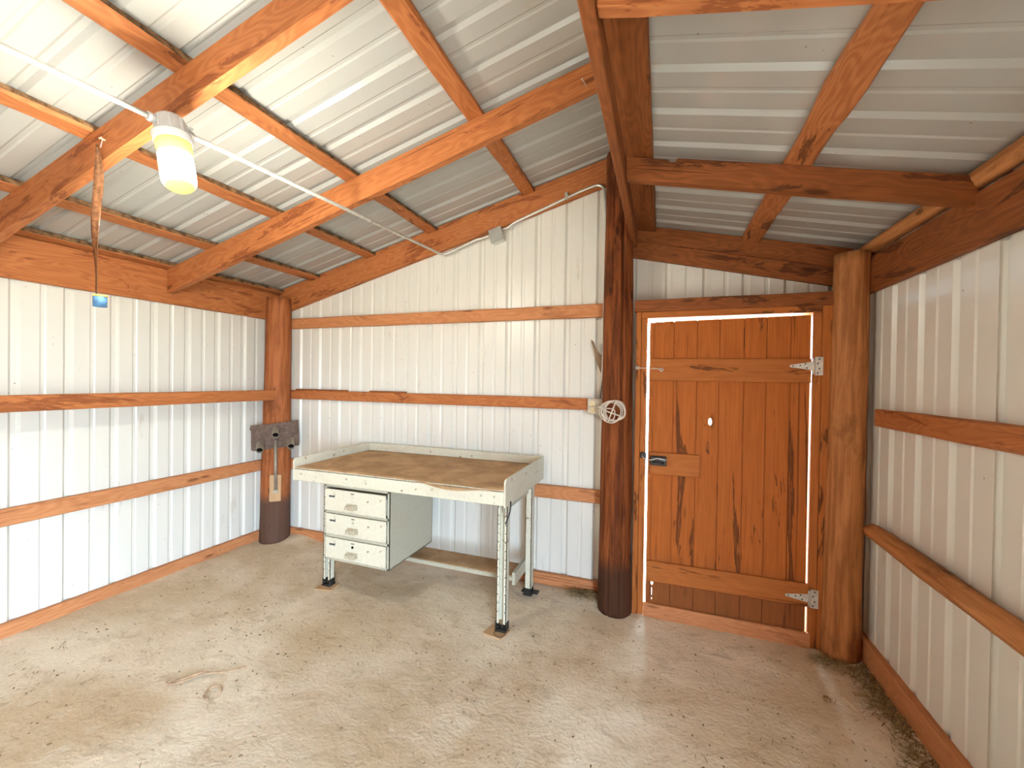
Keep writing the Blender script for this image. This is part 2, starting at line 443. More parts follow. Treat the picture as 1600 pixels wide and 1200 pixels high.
def log(name, a, b, r0, r1, mat, crack=None, lump=0.004, sides=32, parent=None, top_chamfer=None, flat=None):
    """peeled pole from a to b; crack = angle (world, about z) of a drying split; flat = (angle, depth, t0, t1) sawn face"""
    a, b = V(a), V(b); L = (b - a).length; n = max(6, int(L / 0.05))
    mw = frame((a + b) / 2, b - a, (0, 1, 0))
    ex, ey = mw.to_3x3() @ V((0, 1, 0)), mw.to_3x3() @ V((0, 0, 1))
    bm = bmesh.new(); rings = []; sd = random.random() * 50
    for i in range(n + 1):
        t = i / n; p = a.lerp(b, t); ring = []
        for k in range(sides):
            th = 2 * PI * k / sides
            dr = ex * math.cos(th) + ey * math.sin(th)
            r = r0 + (r1 - r0) * t
            r += lump * noise.noise(V((math.cos(th) * 1.5 + sd, math.sin(th) * 1.5, t * L * 2.2)))
            r += lump * 0.35 * noise.noise(V((math.cos(th) * 5 + sd, math.sin(th) * 5, t * L * 7)))
            if crack is not None:
                wa = math.atan2(dr.y, dr.x)
                dd = (wa - crack - 0.12 * noise.noise(V((t * L * 1.6, sd, 3))) + PI) % (2 * PI) - PI
                fade = min(1, t * 9) * min(1, (1 - t) * 9)
                r -= 0.030 * fade * math.exp(-(dd / 0.060) ** 2)
                d2 = (dd + 0.75 + 0.1 * noise.noise(V((t * L * 2, 7, sd))) + PI) % (2 * PI) - PI
                r -= 0.012 * max(0, math.sin(t * 9 + 1)) * math.exp(-(d2 / 0.045) ** 2)
            if flat and flat[2] <= t <= flat[3]:
                wa = math.atan2(dr.y, dr.x); dd = (wa - flat[0] + PI) % (2 * PI) - PI
                lim = (r0 + (r1 - r0) * t) - flat[1]
                if math.cos(dd) > 0 and r * math.cos(dd) > lim: r = lim / math.cos(dd)
            ring.append(bm.verts.new(p + dr * r))
        rings.append(ring)
    for q0, q1 in zip(rings, rings[1:]):
        for k in range(sides): bm.faces.new((q0[k], q0[(k + 1) % sides], q1[(k + 1) % sides], q1[k]))
    bm.faces.new(rings[0]); bm.faces.new(rings[-1])
    o = link(name, bm, mat, mw, parent, True)
    return o

# ------------------------------------------------------------------ measurements
XL, XR, YB, YF = -3.4774, 1.0794, 2.9514, -2.70
RIB = 0.2286
def zroofL(x): return 2.377 + 0.242 * (x + 3.033) + 0.041       # pans of the left roof
def zpurlL(x): return 2.377 + 0.242 * (x + 3.033)               # underside of its purlins
def zroofR(x): return 2.427 - 0.2273 * (x - 0.45)
def zpurlR(x): return 2.387 - 0.2273 * (x - 0.45)
XM = -0.205

def rib_profile(s0, s1, phase):
    """(position, depth) across the ribs: a deep rib every 9 in and a shallow one half-way"""
    out = [(s0, 0.0)]
    k = math.floor((s0 - phase) / RIB) - 1
    pts = []
    while phase + k * RIB < s1 + RIB:
        c = phase + k * RIB
        pts += [(c - 0.026, 0), (c - 0.011, 0.016), (c + 0.011, 0.016), (c + 0.026, 0)]
        c += RIB / 2
        pts += [(c - 0.015, 0), (c - 0.007, 0.0045), (c + 0.007, 0.0045), (c + 0.015, 0)]
        k += 1
    out += [p for p in pts if s0 + 1e-4 < p[0] < s1 - 1e-4]
    out.append((s1, 0.0)); return out

def add_ribbed(bm, s0, s1, phase, fn, extra=()):
    """fn(s, depth, end) -> world point at end 0 / 1 of the rib line"""
    prof = rib_profile(s0, s1, phase)
    for e in extra:
        if s0 < e < s1:
            for (p, q) in zip(prof, prof[1:]):
                if p[0] < e - 1e-4 and e + 1e-4 < q[0]:
                    prof.insert(prof.index(q), (e, p[1] + (q[1] - p[1]) * (e - p[0]) / (q[0] - p[0]))); break
    A = [bm.verts.new(fn(s, d, 0)) for s, d in prof]; B = [bm.verts.new(fn(s, d, 1)) for s, d in prof]
    for i in range(len(prof) - 1): bm.faces.new((A[i], A[i + 1], B[i + 1], B[i]))

def ribbed(name, spans, mat):
    bm = bmesh.new()
    for sp in spans: add_ribbed(bm, *sp)
    return struct(link(name, bm, mat, Matrix()))

# ------------------------------------------------------------------ the setting
# floor: dusty slab with dirt banked against the plates
bm = bmesh.new()
bmesh.ops.create_grid(bm, x_segments=150, y_segments=170, size=0.5)
for v in bm.verts:
    x = -3.62 + (v.co.x + 0.5) * 4.85; y = YF - 0.05 + (v.co.y + 0.5) * (YB - YF + 0.25)
    h = 0.006 * noise.noise(V((x * 1.4, y * 1.4, 0))) + 0.003 * noise.noise(V((x * 6, y * 6, 2)))
    h *= 0.6
    h += 0.045 * math.exp(-((x + 3.12) / 0.20) ** 2) * math.exp(-((YB - y) / 0.13) ** 2)
    h += 0.020 * math.exp(-((x + 3.46) / 0.06) ** 2) * (1 if y < 2.6 else 0.5) * (0.6 + 0.6 * noise.noise(V((y * 4, 1, 1))))
    h += 0.020 * math.exp(-((x - 1.03) / 0.10) ** 2) * (0.6 + 0.6 * noise.noise(V((y * 3, 5, 1))))
    h += 0.022 * math.exp(-((x + 0.42) / 0.12) ** 2) * math.exp(-((2.88 - y) / 0.10) ** 2)
    v.co = V((x, y, h - 0.004))
struct(link('floor', bm, M['floor'], Matrix(), None, True))

def wallB(s, d, e):   # back wall, outward is +y
    return V((s, YB + d, -0.06 if e == 0 else (zroofL(s) if s < XM else zroofR(s)) + 0.03))
def wallB_door(s, d, e):
    return V((s, YB + d, 1.93 if e == 0 else zroofR(s) + 0.03))
# phase of the back wall ribs measured at x = -3.166
ribbed('wall_back', [(XL - 0.03, -0.125, -3.166, wallB, (XM - 0.001, XM)), (-0.125, 0.845, -3.166, wallB_door),
                     (0.845, XR + 0.03, -3.166, wallB)], M['wall'])
ribbed('wall_left', [(YF - 0.02, YB + 0.03, 1.241, lambda s, d, e: V((XL - d, s, -0.06 if e == 0 else zroofL(XL) + 0.03)))], M['wall'])
# behind the photographer: an unseen open bay, invented in the right wall to let daylight in
OY0, OY1, OZ = -2.40, -0.60, 1.85
def wallR(s, d, e): return V((XR + d, s, -0.06 if e == 0 else zroofR(XR) + 0.04))
def wallR_added_bay(s, d, e): return V((XR + d, s, OZ if e == 0 else zroofR(XR) + 0.04))
ribbed('wall_right', [(YF - 0.02, OY0, 2.558, wallR), (OY0, OY1, 2.558, wallR_added_bay), (OY1, 1.935, 2.558, wallR), (1.888, YB + 0.03, 2.558, lambda s, d, e: wallR(s, d - 0.004, e))], M['wall'])
# unseen front wall behind the photographer, given dark planks to cut bounced light
pts = [(XL - 0.05, YF, -0.06), (XR + 0.05, YF, -0.06), (XR + 0.05, YF, zroofR(XR) + 0.04), (XM, YF, zroofR(XM) + 0.04), (XM, YF, zroofL(XM) + 0.03), (XL - 0.05, YF, zroofL(XL) + 0.03)]
struct(prism('wall_front', pts, (0, -0.03, 0), M['door'], (0, 0, 1), up=(0, 1, 0)))
# upstand between the two roofs
ribbed('wall_middle', [(YF - 0.05, YB + 0.05, 0.0, lambda s, d, e: V((XM - 0.012 + d * 0.4, s, zroofR(XM) - 0.03 if e == 0 else zroofL(XM) + 0.02)))], M['wall'])
def roofL(s, d, e):
    x = XL - 0.12 if e == 0 else XM + 0.06
    return V((x, s, zroofL(x) + d))
def roofR(s, d, e):
    x = XM - 0.01 if e == 0 else XR + 0.12
    return V((x, s, zroofR(x) + d))
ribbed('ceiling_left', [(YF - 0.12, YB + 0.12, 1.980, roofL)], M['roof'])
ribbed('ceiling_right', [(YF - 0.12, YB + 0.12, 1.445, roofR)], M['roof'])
# outside
bm = bmesh.new(); bmesh.ops.create_grid(bm, x_segments=1, y_segments=1, size=40)
for v in bm.verts: v.co.z = -0.07
struct(link('ground_outside', bm, M['ground'], Matrix()))

# bottom plates
struct(beam('baseboard_left', (XL + 0.019, YF, 0.042), (XL + 0.019, YB - 0.03, 0.042), 0.038, 0.084, M['clean']))
struct(beam('baseboard_back', (-3.44, YB - 0.019, 0.042), (-0.14, YB - 0.019, 0.042), 0.038, 0.084, M['clean']))
struct(beam('baseboard_right', (XR - 0.019, OY1 + 0.02, 0.064), (XR - 0.019, YB - 0.03, 0.064), 0.038, 0.128, M['clean']))

# ------------------------------------------------------------------ posts
o = log('corner_post', (-3.335, 2.822, -0.02), (-3.325, 2.835, 2.215), 0.126, 0.100, M['log_red'], None, 0.005,
        flat=(math.atan2(-0.67, 0.74), 0.012, 0.55, 1.0))
tag(o, 'peeled log post in the far left corner, carrying a rusty steel plate', 'post')
o = log('log_post', (-0.270, 2.775, -0.02), (-0.278, 2.772, 2.98), 0.107, 0.083, M['log_dark'], -1.12, 0.006, 120)
tag(o, 'dark red-brown split log post between the workbench and the plank door', 'post')
o = log('log_post', (0.955, 2.775, -0.02), (0.975, 2.775, 2.215), 0.094, 0.080, M['log_tan'], None, 0.005)
tag(o, 'tan knotty log post at the hinge side of the plank door', 'post')

# ------------------------------------------------------------------ left roof framing
def rafterL(name, y0, th, lab, dz=0.0, s=0.2545, x0=-3.435, x1=XM - 0.02, zb0=2.103, mat='board'):
    zb = lambda x: zb0 + dz + s * (x + 3.43)
    top = lambda x: zpurlL(x) - 0.001
    n = 18; pts = []
    for i in range(n + 1):
        x = x0 + (x1 - x0) * i / n
        pts.append((x, y0, zb(x) + 0.003 * noise.noise(V((x * 3, y0, 1)))))
    pts.append((x1, y0, top(x1))); pts.append((x0, y0, top(x0)))
    o = prism(name, pts, (0, th, 0), M[mat], (1, 0, s), bev=0.003, up=(0, 0, 1))
    return tag(o, lab, 'rafter', 'rafters under the left roof')
rafterL('rafter', YB - 0.038, 0.036, 'orange rafter board along the sloping top of the back wall', 0, 0.2548, -3.40, -0.362, 2.080)
rafterL('rafter', 1.985, 0.042, 'long orange rafter from the left eave to the ridge beam, behind the lamp', 0, 0.2545)
rafterL('rafter', 1.060, 0.042, 'thick orange rafter right above the lit lamp', 0.012, 0.2545)

def purlinL(x, w, lab, mat='bark', y0=YF, y1=YB):
    cx = x + w * 0.5
    a = (cx, y0, zpurlL(cx) + 0.019); b = (cx, y1, zpurlL(cx) + 0.019)
    o = beam('purlin', a, b, w, 0.036, M[mat], (-0.242, 0, 1), cham=0.004, rough=0.005, edge=M['barkedge'] if mat == 'bark' else None)
    return tag(o, lab, 'purlin', 'purlins under the left roof')
purlinL(-3.475, 0.088, 'lowest purlin, lying along the eave on top of the left wall beam')
purlinL(-3.033, 0.088, 'purlin next above the left eave, with barky dark upper edge')
purlinL(-2.421, 0.088, 'purlin passing just behind the lit lamp, second up from the left eave')
purlinL(-1.814, 0.088, 'purlin crossing both rafters just right of the lamp')
purlinL(-1.001, 0.092, 'topmost wide purlin of the left roof, nearest the ridge beam', 'board')
for i, (xa, xb, lab) in enumerate(((-3.38, -3.04, 'short filler board on the back rafter beside the corner post'),
                                   (-2.94, -2.43, 'filler board on the back rafter between its first two purlins'),
                                   (-2.33, -1.82, 'filler board on the back rafter above the conduit bend'),
                                   (-1.72, -1.01, 'filler board on the back rafter above the grey junction box'),
                                   (-0.905, -0.37, 'filler board on the back rafter next to the dark log post'))):
    o = prism('filler_board', [(xa, YB - 0.022, zpurlL(xa) + 0.001), (xb, YB - 0.022, zpurlL(xb) + 0.001), (xb, YB - 0.022, zpurlL(xb) + 0.034), (xa, YB - 0.022, zpurlL(xa) + 0.034)],
              (0, 0.021, 0), M['board'], (1, 0, 0.242), bev=0.001)
    tag(o, lab, 'board', 'filler boards on the back rafter')
o = beam('eave_beam', (XL + 0.020, YF, 2.152), (XL + 0.020, YB - 0.005, 2.152), 0.036, 0.248, M['board'])
tag(o, 'wide orange eave beam along the top of the left wall', 'beam')
# ridge beam and the flat board on it
o = beam('ridge_beam', (-0.1875, YF, 2.455), (-0.1875, 2.905, 2.455), 0.036, 0.110, M['brown'])
tag(o, 'dark ridge beam running from the log post towards the camera', 'beam')
cx = -0.122
o = beam('ridge_board', (cx, YF, zpurlR(cx) + 0.019), (cx, 2.93, zpurlR(cx) + 0.019), 0.138, 0.036, M['brown'], (0.2273, 0, 1), rough=0.006)
tag(o, 'wide flat dark board on top of the ridge beam', 'board')

# ------------------------------------------------------------------ right roof framing
def rafterR(y0, th, lab, x0=-0.167, x1=1.052, hb=0.105, mat='brown', notch=None):
    top = lambda x: zpurlR(x) - 0.001
    n = 12; pts = []
    for i in range(n + 1):
        x = x0 + (x1 - x0) * i / n
        pts.append((x, y0, top(x) - hb + 0.003 * noise.noise(V((x * 3, y0, 5)))))
    pts += [(x1, y0, top(x1))]
    if notch: pts += [(notch + 0.018, y0, top(notch)), (notch + 0.012, y0, top(notch) - 0.020), (notch - 0.014, y0, top(notch) - 0.017), (notch - 0.018, y0, top(notch))]
    pts += [(x0, y0, top(x0))]
    o = prism('rafter', pts, (0, th, 0), M[mat], (1, 0, -0.2273))
    return tag(o, lab, 'rafter', 'rafters under the right roof')
rafterR(1.030, 0.040, 'brown rafter of the right roof at the top edge of the view', mat='board')
rafterR(1.950, 0.040, 'dark brown rafter with a small notch, from the ridge beam to the right eave', notch=0.03)
o = prism('rafter', [(-0.195, 2.900, 2.338), (1.00, 2.900, 2.058), (1.00, 2.900, 2.165), (-0.195, 2.900, 2.449)], (0, 0.026, 0), M['brown'], (1, 0, -0.23))
tag(o, 'lower of the two sloping boards above the door, lighter brown and nailed in front', 'rafter')
o = prism('rafter', [(-0.195, 2.927, 2.43), (1.04, 2.927, 2.15), (1.04, 2.927, zroofR(1.04) - 0.004), (-0.195, 2.927, zroofR(-0.195) - 0.004)], (0, 0.022, 0), M['brown'], (1, 0, -0.23))
tag(o, 'upper of the two sloping boards above the door, dark and tight under the roof', 'rafter')
cx = 0.505
o = beam('purlin', (cx, YF, zpurlR(cx) + 0.019), (cx, YB, zpurlR(cx) + 0.019), 0.102, 0.036, M['bark'], (0.2273, 0, 1), rough=0.014)
tag(o, 'rough knotty purlin across the middle of the right roof', 'purlin')
o = log('purlin_pole', (1.062, YF, 2.240), (1.062, YB - 0.03, 2.246), 0.042, 0.036, M['log_tan'], None, 0.006, 20)
tag(o, 'round pole purlin along the right eave', 'purlin')
o = beam('eave_beam', (XR - 0.020, YF, 2.092), (XR - 0.020, YB - 0.005, 2.092), 0.036, 0.190, M['brown'])
tag(o, 'dark brown eave beam along the top of the right wall', 'beam')

# ------------------------------------------------------------------ girts
o = beam('girt', (-3.281, YF, 1.330), (-3.281, 2.90, 1.332), 0.038, 0.090, M['board'], rough=0.004)
tag(o, 'upper rail of the left wall, nailed across the face of the corner post', 'girt')
o = beam('girt', (XL + 0.019, YF, 0.683), (XL + 0.019, YB - 0.02, 0.683), 0.038, 0.098, M['clean'], rough=0.003)
tag(o, 'lower rail of the left wall, at the height of the workbench drawers', 'girt')
o = beam('girt', (-3.44, YB - 0.019, 1.994), (-0.34, YB - 0.019, 1.994), 0.038, 0.094, M['clean'], rough=0.003)
tag(o, 'top rail of the back wall, under the sloping rafter', 'girt')
o = beam('girt', (-3.44, YB - 0.019, 1.334), (-0.30, YB - 0.019, 1.334), 0.038, 0.084, M['board'], rough=0.003)
tag(o, 'middle rail of the back wall, ending at the outlet box', 'girt')
o = beam('girt', (-3.44, YB - 0.019, 0.684), (-0.25, YB - 0.019, 0.684), 0.038, 0.094, M['clean'], rough=0.003)
tag(o, 'lowest rail of the back wall, behind the workbench', 'girt')
o = beam('girt', (XR - 0.019, OY1 + 0.02, 1.330), (XR - 0.019, 2.65, 1.330), 0.038, 0.090, M['board'], rough=0.004)
tag(o, 'flat sawn upper rail on the right wall', 'girt')
o = log('pole_rail', (1.030, OY1 + 0.02, 0.735), (1.034, 2.62, 0.745), 0.052, 0.040, M['log_tan'], None, 0.006, 20)
tag(o, 'rounded lower pole rail on the right wall', 'girt')
# loose laths lying on the middle back rail
for xa, xb, lab in ((-3.19, -2.62, 'thin loose lath on the middle back rail beside the corner post'), (-2.36, -2.01, 'short thin lath on the middle back rail above the drawers')):
    o = beam('lath', (xa, YB - 0.024, 1.3825), (xb, YB - 0.024, 1.3815), 0.042, 0.011, M['brown'], cham=0.001)
    tag(o, lab, 'lath')

# ------------------------------------------------------------------ door in the back wall
YD = 2.770
struct(beam('trim_1', (-0.171, YD + 0.013, 1.984), (0.900, YD + 0.013, 1.979), 0.030, 0.077, M['brown']))          # header board
struct(box('trim_2', (-0.127, YD + 0.002, 1.905), (0.846, YB + 0.018, 1.945), M['ledge']))                         # head jamb
struct(box('trim_3', (-0.160, YD, -0.01), (-0.1275, YD + 0.030, 1.946), M['ledge'], axis='z'))                      # left casing
struct(box('trim_4', (-0.127, YD + 0.008, -0.01), (-0.091, YB + 0.018, 1.905), M['ledge'], axis='z'))
struct(box('trim_5', (0.8025, YD + 0.008, -0.01), (0.8455, YB + 0.018, 1.905), M['ledge'], axis='z'))
struct(box('trim_6', (0.846, YD, -0.01), (0.892, YD + 0.030, 1.942), M['ledge'], axis='z'))
struct(box('trim_7', (-0.090, YD - 0.006, -0.01), (0.815, YD + 0.014, 0.083), M['clean']))                          # kick board on the sill

door = bpy.data.objects.new('door_1', None); COL.objects.link(door)
door.matrix_basis = Matrix.Translation(V((0.80, YD + 0.03, 0.06))); struct(door)
# planks: seven, the first two with light showing through holes
Y0, Y1 = YD + 0.018, YD + 0.040
seams = [-0.0795, -0.052, 0.069, 0.203, 0.328, 0.460, 0.577, 0.697, 0.797]
ztop = lambda x: 1.879 + (x + 0.073) * 0.0149
bm = bmesh.new()
holes = {1: [(-0.0385, 0.205, 0.0075, 0.013), (-0.0390, 0.150, 0.0018, 0.030), (-0.0385, 0.105, 0.003, 0.010)], 3: [(0.283, 1.258, 0.010, 0.022)]}
for i in range(8):
    xa, xb = seams[i] + 0.0030, seams[i + 1] - 0.0030
    loops = [[(xa, 0.045), (xb, 0.045), (xb, ztop(xb)), (xa, ztop(xa))]]
    for (hx, hz, rx, rz) in holes.get(i, ()):
        loops.append([(hx + rx * math.cos(2 * PI * k / 14), hz + rz * math.sin(2 * PI * k / 14)) for k in range(14)])
    edges = []; vs_all = []
    for lp in loops:
        vs = [bm.verts.new((x, Y0, z)) for x, z in lp]; vs_all += vs
        edges += [bm.edges.new((vs[k], vs[(k + 1) % len(vs)])) for k in range(len(vs))]
    if len(loops) == 1:
        fs = [bm.faces.new(vs_all)]
    else:
        fs = [f for f in bmesh.ops.triangle_fill(bm, edges=edges, use_beauty=True)['geom'] if isinstance(f, bmesh.types.BMFace)]
    ex = bmesh.ops.extrude_face_region(bm, geom=fs)
    bmesh.ops.translate(bm, vec=(0, Y1 - Y0, 0), verts=[v for v in ex['geom'] if isinstance(v, bmesh.types.BMVert)])
for i in range(1, 8):      # tongues behind the seams
    add_box(bm, (seams[i] - 0.006, Y0 + 0.007, 0.05), (seams[i] + 0.006 if i != 1 else seams[i] + 0.003, Y1 - 0.004, ztop(seams[i]) - 0.002))
link('plank_panel', bm, M['door'], frame((0.36, Y0, 0.95), (0, 0, 1), (0, 1, 0)), door)
beam('ledge', (-0.075, YD + 0.007, 1.577), (0.793, YD + 0.007, 1.573), 0.020, 0.138, M['ledge'], parent=door)
beam('ledge', (-0.072, YD + 0.007, 0.289), (0.803, YD + 0.007, 0.296), 0.020, 0.130, M['ledge'], parent=door)
box('latch_board', (-0.066, YD - 0.003, 0.912), (0.229, YD + 0.017, 1.050), M['ledge'], door)
def hinge(z, lab):
    bm = bmesh.new(); y = YD - 0.004
    # tapered strap, butt plate, knuckle
    pts = [(0.800, z + 0.024), (0.690, z + 0.006), (0.690, z - 0.006), (0.800, z - 0.024)]
    a = [bm.verts.new((x, y, zz)) for x, zz in pts]; b = [bm.verts.new((x, y + 0.0025, zz)) for x, zz in pts]
    bm.faces.new(a); bm.faces.new(b[::-1])
    for k in range(4): bm.faces.new((a[k], a[(k + 1) % 4], b[(k + 1) % 4], b[k]))
    add_box(bm, (0.812, y, z - 0.052), (0.850, y + 0.0025, z + 0.052))
    h = link('hinge', bm, M['zinc'], Matrix.Translation(V((0.80, y, z))), door)
    cyl('hinge_pin', (0.806, y, z - 0.045), (0.806, y, z + 0.045), 0.006, M['zinc'], h, sides=10)
    for (x, dz) in ((0.705, 0), (0.74, 0.003), (0.765, 0.012), (0.772, -0.011), (0.832, 0.04), (0.824, 0.014), (0.832, -0.014), (0.824, -0.04)):
        cyl('screw', (x, y - 0.0012, z + dz), (x, y + 0.001, z + dz), 0.0042, M['black'], h, sides=8)
    h['label'] = lab
hinge(1.600, 'zinc tee hinge with dark screws'); hinge(0.282, 'zinc tee hinge with dark screws')
# hook on the top ledge reaching to an eye in the casing
hk = tube('hook', fillet([(-0.002, YD - 0.004, 1.577), (-0.004, YD - 0.018, 1.577), (-0.03, YD - 0.020, 1.582), (-0.13, YD - 0.018, 1.586), (-0.148, YD - 0.016, 1.587), (-0.150, YD - 0.001, 1.587)], 0.006, 3), 0.0028, M['galv'], door, 8)
hk['label'] = 'galvanised wire hook'
bm = bmesh.new()
add_tube(bm, [(-0.148 + 0.009 * math.cos(t), YD - 0.012, 1.587 + 0.009 * math.sin(t)) for t in [2 * PI * k / 12 for k in range(12)]], 0.0025, 6, True, True)
add_tube(bm, [(-0.002 + 0.009 * math.cos(t), YD - 0.010, 1.575 + 0.009 * math.sin(t)) for t in [2 * PI * k / 12 for k in range(12)]], 0.0025, 6, True, True)
link('screw_eye', bm, M['galv'], Matrix.Translation(V((-0.07, YD, 1.58))), door)
# black gate latch with its bent wire
lt = box('latch', (-0.060, YD - 0.028, 0.972), (0.036, YD - 0.004, 1.030), M['black'], door, 0.004)
lt['label'] = 'black iron gate latch'
box('latch_strike', (-0.120, YD - 0.018, 1.010), (-0.085, YD - 0.001, 1.045), M['black'], lt, 0.003)
tube('latch_wire', fillet([(-0.112, YD - 0.024, 1.028), (-0.092, YD - 0.030, 1.008), (-0.06, YD - 0.036, 1.004), (-0.02, YD - 0.038, 1.020), (0.01, YD - 0.036, 1.014), (0.042, YD - 0.030, 1.010)], 0.02, 4), 0.0035, M['galv'], lt, 8)
tube('latch_lever', [(-0.045, YD - 0.030, 0.995), (-0.01, YD - 0.040, 0.992), (0.022, YD - 0.032, 0.990)], 0.006, M['black'], lt, 8)

# ------------------------------------------------------------------ lamp, conduit, boxes
LX, LY, LZ = -1.742, 1.015, 2.427           # conduit centre at the lamp
P_back = V((-1.66, 2.885, 2.487))
dirc = (P_back - V((LX, LY, LZ))).normalized()
lampo = thing('jar_lamp', 'lit amber jar lamp hanging under the thick rafter', 'lamp', (LX, LY, LZ))
lathe('lamp_body', [(0, 0.030), (0.040, 0.030), (0.046, 0.024), (0.049, -0.034), (0.052, -0.040), (0, -0.040)], (LX, LY, LZ), M['lampgrey'], lampo, 40)
for k in range(8):                              # cast ribs round the body
    a = k * PI / 4 + 0.2; c, s_ = math.cos(a), math.sin(a)
    box('lamp_rib', (LX + c * 0.046 - 0.005, LY + s_ * 0.046 - 0.005, LZ - 0.030), (LX + c * 0.046 + 0.005, LY + s_ * 0.046 + 0.005, LZ + 0.018), M['lampgrey'], lampo, 0.002)
for k in (0, 2):
    a = k * PI / 2 + 1.05; c, s_ = math.cos(a), math.sin(a)
    box('lamp_lug', (LX + c * 0.058 - 0.009, LY + s_ * 0.058 - 0.009, LZ + 0.004), (LX + c * 0.058 + 0.009, LY + s_ * 0.058 + 0.009, LZ + 0.010), M['lampgrey'], lampo, 0.002)
lathe('lamp_collar', [(0.044, -0.040), (0.059, -0.040), (0.0625, -0.043), (0.0625, -0.048), (0.060, -0.051), (0.060, -0.068), (0.057, -0.073), (0.044, -0.073)], (LX, LY, LZ), M['lampgrey'], lampo, 40)
gz = -0.158
prof = [(0.0555, 0.086), (0.0555, 0.062), (0.0535, 0.058), (0.0535, -0.058)]
for k in range(1, 9):
    a = k * PI / 16; prof.append((0.0535 * math.cos(a), -0.058 - 0.044 * math.sin(a)))
prof[-1] = (0.0, -0.102)
gl = lathe('lamp_jar', prof, (LX, LY, LZ + gz), M['jar'], lampo, 40)
gl['label'] = 'glowing frosted amber glass jar'
TL = Matrix.Translation(V((LX, LY, LZ))) @ Matrix.Rotation(math.radians(-13.5), 4, 'Y') @ Matrix.Translation(-V((LX, LY, LZ)))
for ch in lampo.children: ch.matrix_basis = TL @ ch.matrix_basis
for sgn in (1, -1):
    p = V((LX, LY, LZ)) + dirc * sgn * 0.045
    cyl('conduit_hub', p, p + dirc * sgn * 0.028, 0.015, M['lampgrey'], lampo, sides=14)
st = V((LX, LY, LZ)) - dirc * 0.075
far = V((LX, LY, LZ)) - dirc * ((LY - YF - 0.01) / dirc.y)
o = tube('conduit', [st, far], 0.0095, M['galv'], None, 12); tag(o, 'thick near steel conduit entering the lamp from the left edge of the view', 'conduit')
# from the lamp to the back wall, then up the rafter to the junction box
YC = 2.902
JB = V((-1.196, YC, 2.593))
run = [V((LX, LY, LZ)) + dirc * 0.075, P_back - dirc * 0.01, V((-1.62, YC, 2.492)), V((-1.36, YC, 2.580)), V((-1.31, YC, 2.583)), V((-1.246, YC, 2.600))]
cd = thing('conduit', 'steel conduit running from the lamp to the grey junction box', 'conduit', run[0])
tube('pipe', fillet(run, 0.05, 6), 0.0095, M['galv'], cd, 12)
p = V((LX, LY, LZ)) + dirc * 1.06
lathe('strap', [(0.0125, -0.010), (0.0125, 0.010), (0.010, 0.012)], p, M['galv'], cd, 12)
run2 = [V((-1.146, YC, 2.634)), V((-1.105, YC, 2.640)), V((-1.06, YC, 2.672)), V((-0.56, YC, 2.836)), V((-0.395, YC - 0.01, 2.872)), V((-0.376, YC - 0.015, 2.62)), V((-0.382, YC - 0.02, 1.60)), V((-0.400, YC - 0.02, 1.37))]
cd2 = thing('conduit', 'bent steel conduit from the junction box along the rafter and down beside the dark post', 'conduit', run2[0])
pts = fillet(run2[:4], 0.04, 5)[:-1] + fillet(run2[3:6], 0.11, 10)[:-1] + run2[5:]
tube('pipe', pts, 0.0095, M['galv'], cd2, 12)
bm = bmesh.new(); c = V((-0.660, YC - 0.006, 2.820))
add_box(bm, (c.x - 0.011, c.y - 0.004, c.z - 0.03), (c.x + 0.011, c.y + 0.006, c.z + 0.022), 0.002)
link('strap', bm, M['galv'], Matrix.Translation(c), cd2)
# junction box, tilted with the rafter
jb = thing('junction_box', 'square grey junction box below the back rafter', 'junction box', JB)
R = Matrix.Rotation(math.radians(-14.5), 4, 'Y')
def tilted(name, lo, hi, mat, parent, bev=0.002):
    bm = bmesh.new(); add_box(bm, lo, hi, bev); bm.transform(Matrix.Translation(JB) @ R)
    return link(name, bm, mat, Matrix.Translation(JB) @ R, parent)
tilted('box', (-0.050, -0.016, -0.050), (0.050, 0.048, 0.050), M['galv'], jb)
tilted('cover', (-0.052, -0.019, -0.052), (0.052, -0.016, 0.052), M['greybox'], jb, 0.001)
for sx, sz in ((1, 1), (-1, -1)):
    bm = bmesh.new(); add_cyl(bm, (sx * 0.040, -0.022, sz * 0.040), (sx * 0.040, -0.018, sz * 0.040), 0.005, sides=8)
    bm.transform(Matrix.Translation(JB) @ R); link('screw', bm, M['galv'], Matrix.Translation(JB), jb)
# outlet box at the end of the middle rail
ob = thing('outlet_box', 'metal outlet box with two ivory sockets beside the dark post', 'outlet box', (-0.430, 2.91, 1.322))
box('box', (-0.478, 2.862, 1.270), (-0.378, 2.912, 1.374), M['plate'], ob, 0.004)
box('cover_plate', (-0.480, 2.858, 1.268), (-0.376, 2.8635, 1.376), M['plate'], ob, 0.002)
for zz in (1.298, 1.345):
    sk = box('socket', (-0.464, 2.853, zz - 0.017), (-0.428, 2.860, zz + 0.017), M['ivory'], ob, 0.005)
    bm = bmesh.new()
    add_box(bm, (-0.455, 2.852, zz - 0.002), (-0.452, 2.8545, zz + 0.009)); add_box(bm, (-0.441, 2.852, zz - 0.002), (-0.438, 2.8545, zz + 0.009)); add_cyl(bm, (-0.4465, 2.852, zz - 0.009), (-0.4465, 2.8545, zz - 0.009), 0.003, sides=8)
    link('slot', bm, M['hole'], Matrix.Translation(V((-0.446, 2.853, zz))), sk)
